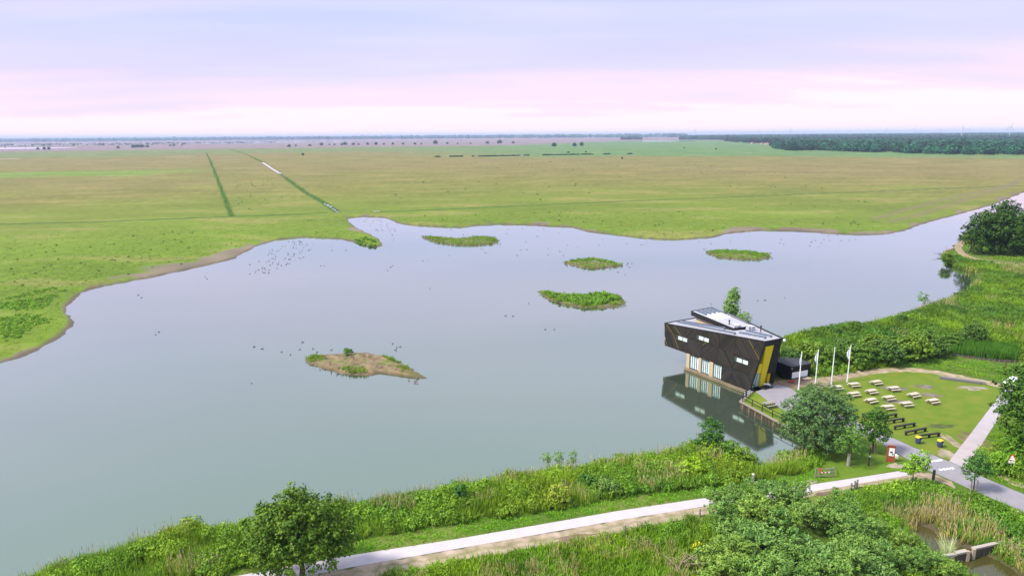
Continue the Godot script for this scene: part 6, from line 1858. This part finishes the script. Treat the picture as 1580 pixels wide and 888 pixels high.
# ---------------------------------------------------------------- signs, posts, gate, car
func roadside() -> void:
	var rust := paint(0.26, 0.065, 0.03, 0.85)
	var t := thing("information_sign", "tall rust-red information sign with a white poster by the lane", "information sign", Vector3(48.1, 0.9, -80.07), -0.25)
	mi("panel", MB.new().box(Vector3(0, 1.15, 0), Vector3(0.95, 2.3, 0.14)).done(), rust, t)
	mi("header", MB.new().box(Vector3(0, 2.18, 0.08), Vector3(0.95, 0.22, 0.03)).done(), paint(0.20, 0.05, 0.028, 0.85), t)
	var ps := mi("poster", MB.new().box(Vector3(0.06, 1.42, 0.08), Vector3(0.62, 1.05, 0.02)).done(), paint(0.74, 0.76, 0.76, 0.5), t)
	mi("picture", MB.new().box(Vector3(0.02, 1.40, 0.093), Vector3(0.3, 0.26, 0.008)).box(Vector3(0.2, 1.12, 0.093), Vector3(0.22, 0.18, 0.008)).done(), paint(0.05, 0.09, 0.12, 0.5), ps)
	var st := thing("white_stone", "small pale slab standing in the grass beside the red sign", "stone", Vector3(49.55, 0.9, -81.21))
	mi("slab", MB.new().box(Vector3(0, 0.2, 0), Vector3(0.3, 0.42, 0.5), Basis(Vector3(0, 0, 1), 0.2)).done(), paint(0.6, 0.6, 0.58), st)
	var p := thing("signpost", "thin dark signpost with white marker between young oak and road", "signpost", Vector3(44.86, 0.9, -79.07))
	mi("post", MB.new().tube([Vector3.ZERO, Vector3(0, 2.6, 0)], [0.08, 0.07], 8).done(), paint(0.045, 0.03, 0.022), p)
	mi("marker", MB.new().box(Vector3(0, 1.35, 0.03), Vector3(0.22, 0.18, 0.2)).done(), paint(0.65, 0.64, 0.6), p)
	mi("arrow_board", MB.new().box(Vector3(-0.25, 2.55, 0), Vector3(0.75, 0.2, 0.06)).box(Vector3(0.02, 2.62, 0), Vector3(0.16, 0.3, 0.16)).done(), paint(0.20, 0.14, 0.11), p)
	# weathered hurdle with a red-white board
	var g := thing("wooden_gate", "weathered wooden hurdle with an orange sign by the willow", "gate", Vector3(37.96, 0.9, -76.18), 0.06)
	var grey := Color(0.27, 0.25, 0.21)
	for x in [-1.1, 1.1]:
		mi("post", MB.new().colc(grey).box(Vector3(x, 0.68, 0), Vector3(0.15, 1.36, 0.15)).done(), wood_mat, g)
	for y in [0.3, 0.75, 1.2]:
		mi("rail", MB.new().colc(grey * 1.1).box(Vector3(0, y, 0.05), Vector3(2.2, 0.12, 0.05)).done(), wood_mat, g)
	mi("mesh_wire", MB.new().colc(grey * 0.7).beam(Vector3(-1.0, 0.2, 0), Vector3(1.0, 1.2, 0), 0.03, 0.05).beam(Vector3(-1.0, 1.2, -0.03), Vector3(1.0, 0.2, -0.03), 0.03, 0.05).done(), wood_mat, g)
	mi("orange_sign", MB.new().box(Vector3(-0.62, 1.12, 0.1), Vector3(0.42, 0.36, 0.03)).done(), paint(0.5, 0.13, 0.04, 0.6), g)
	for k in 6:
		mi("warning_stripe", MB.new().box(Vector3(-0.62 + k * 0.22, 0.74, 0.1), Vector3(0.2, 0.14, 0.03), Basis(Vector3(0, 0, 1), -0.12)).done(), paint(0.7, 0.7, 0.68, 0.6) if k % 2 else paint(0.42, 0.05, 0.04, 0.6), g)
	var hoop := thing("cycle_stand", "dark bent metal hoop in the grass beside the wooden hurdle", "cycle stand", Vector3(39.62, 0.9, -77.05))
	mi("hoop", MB.new().tube([Vector3(-0.4, 0, 0), Vector3(-0.35, 0.7, 0), Vector3(0, 0.95, 0), Vector3(0.3, 0.6, 0.1), Vector3(0.35, 0, 0.15)], [0.04, 0.04, 0.04, 0.04, 0.04], 6).done(), paint(0.04, 0.045, 0.04), hoop)
	for l in [[1439.5, 745.5, 1.75, 0.17, "dark timber post at the crossing next to the bright young tree", Color(0.12, 0.11, 0.10)], [963.5, 826, 1.25, 0.10, "grey wooden post at the verge of rough grass, halfway along the road", Color(0.26, 0.24, 0.22)], [1161.5, 745, 1.2, 0.2, "pale weathered post in the reeds above the scrub", Color(0.45, 0.40, 0.36)], [1079.5, 797, 1.0, 0.11, "short post at the scrub's corner by the verge", Color(0.30, 0.27, 0.24)], [1569, 800, 0.9, 0.13, "short mossy post in the marsh grass by the asphalt", Color(0.3, 0.28, 0.24)], [1551, 574, 2.2, 0.09, "thin dark pole at the end of the sandy footpath", Color(0.10, 0.085, 0.07)]]:
		var o := thing("wooden_post", l[4], "post", ground_at(l[0], l[1]), 0.3)
		mi("shaft", MB.new().colc(l[5]).tube([Vector3(0, -0.1, 0), Vector3(0.02, l[2], 0)], [l[3], l[3] * 0.9], 8).done(), wood_mat, o)
		mi("end_grain", MB.new().colc(l[5] * 1.5).tube([Vector3(0.02, l[2] - 0.02, 0), Vector3(0.02, l[2] + 0.03, 0)], [l[3] * 0.8, l[3] * 0.7], 8).done(), wood_mat, o)
	var stile := thing("broken_fence", "stub of weathered fence overgrown with weeds at the verge", "fence", Vector3(40.23, 0.9, -73.4), 0.45)
	for x in [-0.5, 0.1, 0.5]:
		mi("post", MB.new().col(0.24, 0.22, 0.2).box(Vector3(x, 0.5, 0), Vector3(0.14, 1.0 + x * 0.4, 0.14)).done(), wood_mat, stile)
	mi("rail", MB.new().col(0.26, 0.24, 0.22).beam(Vector3(-1.0, 0.25, 0.08), Vector3(0.5, 0.85, 0.08), 0.08, 0.12).done(), wood_mat, stile)
	# triangular warning sign
	var s := thing("warning_sign", "triangular red-edged warning sign on a grey post under the oak", "road sign", Vector3(61.12, 0.9, -76.86), -0.55)
	mi("post", MB.new().tube([Vector3.ZERO, Vector3(0, 2.2, 0)], [0.05, 0.05], 8).done(), paint(0.45, 0.5, 0.5, 0.4), s)
	var tri := func(p: Vector2, d: float) -> Vector3: return Vector3(p.x, p.y, d)
	mi("plate", MB.new().plate(PackedVector2Array([Vector2(-0.5, 1.75), Vector2(0.5, 1.75), Vector2(0, 2.62)]), tri, 0.05, 0.08).done(), paint(0.55, 0.04, 0.04, 0.4), s)
	mi("face", MB.new().plate(PackedVector2Array([Vector2(-0.33, 1.84), Vector2(0.33, 1.84), Vector2(0, 2.42)]), tri, 0.08, 0.09).done(), paint(0.75, 0.75, 0.75, 0.4), s)
	mi("under_plate", MB.new().box(Vector3(0, 1.52, 0.06), Vector3(0.66, 0.32, 0.03)).done(), paint(0.72, 0.72, 0.72, 0.4), s)
	var cb := thing("concrete_block", "weathered concrete block beside the warning sign", "concrete block", Vector3(60.68, 0.9, -77.95), 0.3)
	mi("body", MB.new().box(Vector3(0, 0.4, 0), Vector3(1.05, 0.8, 0.9)).done(), paint(0.33, 0.30, 0.27, 0.9), cb)
	mi("lid", MB.new().box(Vector3(0, 0.84, 0), Vector3(1.15, 0.09, 1.0)).done(), paint(0.28, 0.25, 0.21, 0.9), cb)
	car()
	brush_pile()


func car() -> void:
	var t := thing("parked_car", "white car glimpsed through the oak at the side road's end", "car", Vector3(82.8, 0.9, -106.11), 0.5)
	var white := paint(0.72, 0.74, 0.78, 0.25)
	var glass := paint(0.02, 0.025, 0.03, 0.08)
	var side := func(p: Vector2, d: float) -> Vector3: return Vector3(p.x, p.y, d)
	mi("body", MB.new().plate(v2s([-2.1, 0.35, 2.1, 0.35, 2.15, 0.75, 1.9, 0.92, 1.2, 0.98, -1.95, 1.0, -2.12, 0.7]), side, -0.85, 0.85).done(), white, t)
	mi("cabin", MB.new().plate(v2s([1.15, 0.97, 0.45, 1.5, -1.3, 1.5, -1.9, 1.0]), side, -0.74, 0.74).done(), white, t)
	mi("side_window", MB.new().plate(v2s([0.9, 1.02, 0.42, 1.42, -1.2, 1.42, -1.55, 1.02]), side, -0.76, 0.76).done(), glass, t)
	mi("windscreen", MB.new().quadded([Vector3(1.14, 1.0, -0.68), Vector3(1.14, 1.0, 0.68), Vector3(0.49, 1.48, 0.64), Vector3(0.49, 1.48, -0.64)], Vector3(0.02, 0.02, 0)).done(), glass, t)
	for x in [-1.3, 1.3]:
		for z in [-0.8, 0.8]:
			var w := mi("wheel", MB.new().tube([Vector3(x, 0.32, z - 0.1), Vector3(x, 0.32, z + 0.1)], [0.32, 0.32], 14).done(), paint(0.02, 0.02, 0.02, 0.9), t)
			mi("rim", MB.new().tube([Vector3(x, 0.32, z - 0.11), Vector3(x, 0.32, z + 0.11)], [0.2, 0.2], 10).done(), paint(0.4, 0.4, 0.42, 0.3), w)
	for z in [-0.6, 0.6]:
		mi("headlight", MB.new().box(Vector3(2.1, 0.72, z), Vector3(0.1, 0.14, 0.34)).done(), paint(0.8, 0.8, 0.8, 0.1), t)


func brush_pile() -> void:
	var t := thing("brush_pile", "tangle of pale dead branches at the scrub's foot", "dead branches", Vector3(17.15, 0.9, -58.21))
	rng.seed = 64
	for k in 34:
		var a := rf(0, TAU)
		var o := Vector3(rf(-1.6, 1.6), rf(0.1, 0.5), rf(-1.2, 1.2))
		var e := o + Vector3(cos(a), rf(0.1, 0.8), sin(a)) * rf(0.9, 2.2)
		var q := rf(0.75, 1.15)
		mi("branch", MB.new().col(0.30 * q, 0.25 * q, 0.19 * q).tube([o, o.lerp(e, 0.5) + Vector3(rf(-0.2, 0.2), rf(0, 0.2), rf(-0.2, 0.2)), e], [0.045, 0.035, 0.015], 5).done(), wood_mat, t)
	var y := thing("yellow_flowers", "small bush with yellow flowers above the dead branches", "flowering bush", Vector3(18.36, 0.9, -61.12))
	mi("foliage", crown([[Vector3(0, 0.5, 0), Vector3(0.6, 0.45, 0.5)]], 16, 0.2, 14, Vector2(0.18, 0.1), Color(0.08, 0.15, 0.02), Color(0.14, 0.2, 0.03), 66), leaf_mat, y)
	mi("blossom", crown([[Vector3(0, 0.65, 0), Vector3(0.5, 0.42, 0.4)]], 10, 0.16, 10, Vector2(0.12, 0.1), Color(0.5, 0.42, 0.02), Color(0.6, 0.5, 0.04), 67, 0.1), leaf_mat, y)
	var f := thing("fallen_branch", "bare fallen branch reaching out over the water by the headland", "dead branches", Vector3(150.19, 0.3, -231.71))
	for k in 7:
		var a := PI + rf(-0.45, 0.45)
		var l := rf(2.5, 5.5)
		mi("branch", MB.new().col(0.13, 0.11, 0.09).tube([Vector3(0, 0.1, rf(-0.5, 0.5)), Vector3(cos(a) * l * 0.5, rf(0.2, 0.7), sin(a) * l * 0.5), Vector3(cos(a) * l, rf(0.0, 1.3), sin(a) * l)], [0.14, 0.1, 0.04], 5).done(), wood_mat, f)
	var r := thing("reed_plume", "wispy pale dead reeds leaning over the weir's beam", "reeds", Vector3(43.61, 0.3, -61.14))
	mi("blades", tuft(130, 2.3, 0.03, 0.32, 0.5, Color(0.30, 0.32, 0.32), Color(0.48, 0.50, 0.50), 68), grass_mat, r)


func weir() -> void:
	var t := thing("weir", "timber weir with two pale beams and a gap across the pond", "weir", Vector3.ZERO)
	var beam := Color(0.36, 0.325, 0.29)
	var a := Vector3(42.06, 0.9, -60.11)
	var b := Vector3(43.95, 0.9, -60.46)
	var c := Vector3(45.38, 0.9, -60.87)
	var d := Vector3(46.18, 0.9, -61.19)
	var e := Vector3(49.86, 0.9, -62.26)
	mi("beam", MB.new().colc(beam).beam(a, b, 0.35, 0.2).done(), wood_mat, t)
	mi("beam", MB.new().colc(beam * 1.1).beam(b + Vector3(0, 0.12, 0), c + Vector3(0, 0.12, 0), 0.45, 0.2).done(), wood_mat, t)
	mi("beam", MB.new().colc(beam).beam(d + Vector3(0, 0.15, 0), e + Vector3(0, 0.15, 0), 0.38, 0.18).done(), wood_mat, t)
	mi("gap_board", MB.new().col(0.17, 0.10, 0.055).beam(c + Vector3(0, -0.35, 0), d + Vector3(0, -0.35, 0), 0.3, 0.35).done(), wood_mat, t)
	for l in [[b, c, 6], [d, e, 12]]:
		for k in l[2]:
			var p: Vector3 = (l[0] as Vector3).lerp(l[1], (k + 0.5) / l[2])
			var dir: Vector3 = ((l[1] as Vector3) - (l[0] as Vector3)).normalized()
			var q := rf(0.8, 1.15)
			mi("plank", MB.new().col(0.10 * q, 0.085 * q, 0.07 * q).box(p + Vector3(0, -0.55, 0.12), Vector3(0.37, 1.15, 0.1), Basis(Vector3.UP, -atan2(dir.z, dir.x))).done(), wood_mat, t)
	for p in [c, d]:
		mi("post", MB.new().col(0.36, 0.31, 0.26).box(p + Vector3(0, -0.4, 0.2), Vector3(0.28, 1.3, 0.28)).done(), wood_mat, t)


# ---------------------------------------------------------------- water birds
func birds() -> void:
	var body := MB.new()
	body.col(0.11, 0.10, 0.088).ball(Vector3(0, 0.11, 0), Vector3(0.36, 0.16, 0.19), 8, 5)
	body.col(0.05, 0.045, 0.04).ball(Vector3(-0.36, 0.17, 0), Vector3(0.14, 0.06, 0.10), 6, 4)
	body.col(0.04, 0.035, 0.03).tube([Vector3(0.26, 0.16, 0), Vector3(0.36, 0.32, 0), Vector3(0.40, 0.44, 0)], [0.09, 0.055, 0.05], 6)
	body.ball(Vector3(0.43, 0.47, 0), Vector3(0.085, 0.065, 0.06), 6, 4)
	body.col(0.12, 0.09, 0.04).beam(Vector3(0.49, 0.46, 0), Vector3(0.58, 0.44, 0), 0.035, 0.03)
	var mesh := body.done()
	var m := tinted(0.8)
	rng.seed = 90
	var flocks := [
		[[-84.55, -208.96, -88.51, -226.6, -90.21, -241.74, -92.76, -265.23, -91.92, -278.59, -82.4, -279.85, -73.39, -246.42, -73.68, -233.25, -74.07, -219.13, -77.78, -208.69, -79.05, -202.85], 96, "dark waterfowl in the loose flock crossing the left bay", 1.0],
		[[-82.06, -353.27, -67.27, -355.1, -53.34, -320.89, -46.97, -276.25, -56.46, -299.33, -66.34, -317.07], 34, "dark waterfowl swimming in the narrow inlet", 1.0],
		[[-32.86, -315.09, 15.34, -316.77, 54.71, -270.96, 48, -236.78, 13.64, -234.44, -21.5, -249.65], 34, "dark waterfowl on open water between the far islets", 1.0],
		[[56.25, -265.85, 77.76, -269.77, 139.08, -284.5, 141.64, -273.34, 121.36, -247.16, 101.99, -258.7, 74.17, -256.96], 22, "dark waterfowl near the far shore by the river mouth", 1.0],
		[[-38.7, -290.31, -36.13, -292.11, -33.29, -277.07, -35.96, -277.22], 13, "waterfowl crowding the curved islet's left tip", 1.0],
		[[-6.79, -279.24, -4.36, -277.32, -4.42, -263.75, -7.03, -267.16], 9, "waterfowl at the curved islet's right tip", 1.0],
		[[16.85, -228.85, 20.37, -228.7, 20.29, -218.09, 17.26, -217.1], 12, "waterfowl around the lens-shaped islet's left tip", 1.0],
		[[34.62, -223.68, 40.63, -223.42, 34.68, -204.25, 30.91, -212.63], 9, "waterfowl around the lens-shaped islet's right tip", 1.0],
		[[71.31, -251.04, 73.52, -249.46, 70.44, -237.08, 69.29, -241.17], 9, "waterfowl at the left end of the oblong islet", 1.0],
		[[92.48, -244.25, 93.71, -240.03, 88.73, -228.56, 86.57, -229.91], 15, "waterfowl packed at the right end of the oblong islet", 1.0],
		[[6.86, -185.5, 9.38, -185.41, 11.62, -170.23, 9.63, -170.3], 6, "waterfowl beside the lush islet's left tip", 1.0],
		[[-38.18, -125.84, -31.74, -127.28, -24.95, -124.73, -19.93, -117.95, -23.59, -117.33, -30.84, -118.2, -35.79, -121.21], 26, "goose resting on the sandy islet's shingle", 0.85],
		[[-41.07, -127.02, -35.01, -120.44, -26.87, -116.06, -27.23, -115.06, -33.75, -117.93, -40.02, -123.51], 14, "goose along the sandy islet's near waterline", 1.0],
		[[-19.87, -115.9, -15.67, -114.8, -16.43, -111.91, -18.79, -112.59], 6, "goose off the sandy islet's pointed tail", 1.0],
		[[9.64, -180.01, 27.73, -177.82, 27.46, -170.46, 10, -171.05], 6, "waterfowl sitting among the lush islet's plants", 1.0],
	]
	for f in flocks:
		var poly := v2s(f[0])
		var lo := poly[0]
		var hi := poly[0]
		for p in poly:
			lo = lo.min(p)
			hi = hi.max(p)
		var n := 0
		var tries := 0
		while n < f[1] and tries < 4000:
			tries += 1
			var p := Vector2(rf(lo.x, hi.x), rf(lo.y, hi.y))
			if Geometry2D.is_point_in_polygon(p, poly) and (sd(p.x, p.y) < -1.0):
				n += 1
				var mid := (lo + hi) / 2
				var where: String = f[2]
				if f[1] > 12:
					where += ", on its %s %s side" % ["far" if p.y < mid.y else "near", "left" if p.x < mid.x else "right"]
				bird(mesh, m, Vector3(p.x, 0.52 if "shingle" in f[2] else (0.3 if "plants" in f[2] else -0.03), p.y), where, f[3])
	for l in [[213, 455], [218, 459], [240, 516], [245, 512], [392, 535], [404, 538], [434, 543], [448, 547], [467, 528], [462, 539], [483, 538], [489, 543], [511, 540], [388, 591], [606, 530], [612, 536], [617, 535], [610, 540], [663, 445], [606, 410], [603, 412], [780, 487], [792, 487.5], [816, 468], [841, 508], [855, 508], [1097, 469], [1170, 463.5], [1181, 463], [1211, 459], [660, 400], [652, 402], [693, 394], [598, 417], [316, 427], [319, 430], [512, 386], [534, 386], [500, 410], [495, 410]]:
		var p := ground_at(l[0], l[1], 0.0)
		var where := "far out on the left half of the open lake"
		if l[0] > 460 and l[0] < 660 and l[1] > 500:
			where = "on the water behind the sandy islet"
		elif l[0] > 1050:
			where = "behind the visitor centre's roof"
		elif l[0] > 640:
			where = "on the open lake before the lush islet"
		bird(mesh, m, p - Vector3(0, 0.03, 0), "single dark duck " + where, 1.0)


func bird(mesh: Mesh, m: Material, at: Vector3, label: String, size: float) -> void:
	var o := mi("water_bird", mesh, m)
	tag(o, label, "bird", "birds on and around the lake")
	o.position = at
	o.rotation.y = rf(0, TAU)
	o.scale = Vector3.ONE * size * rf(0.5, 0.68)
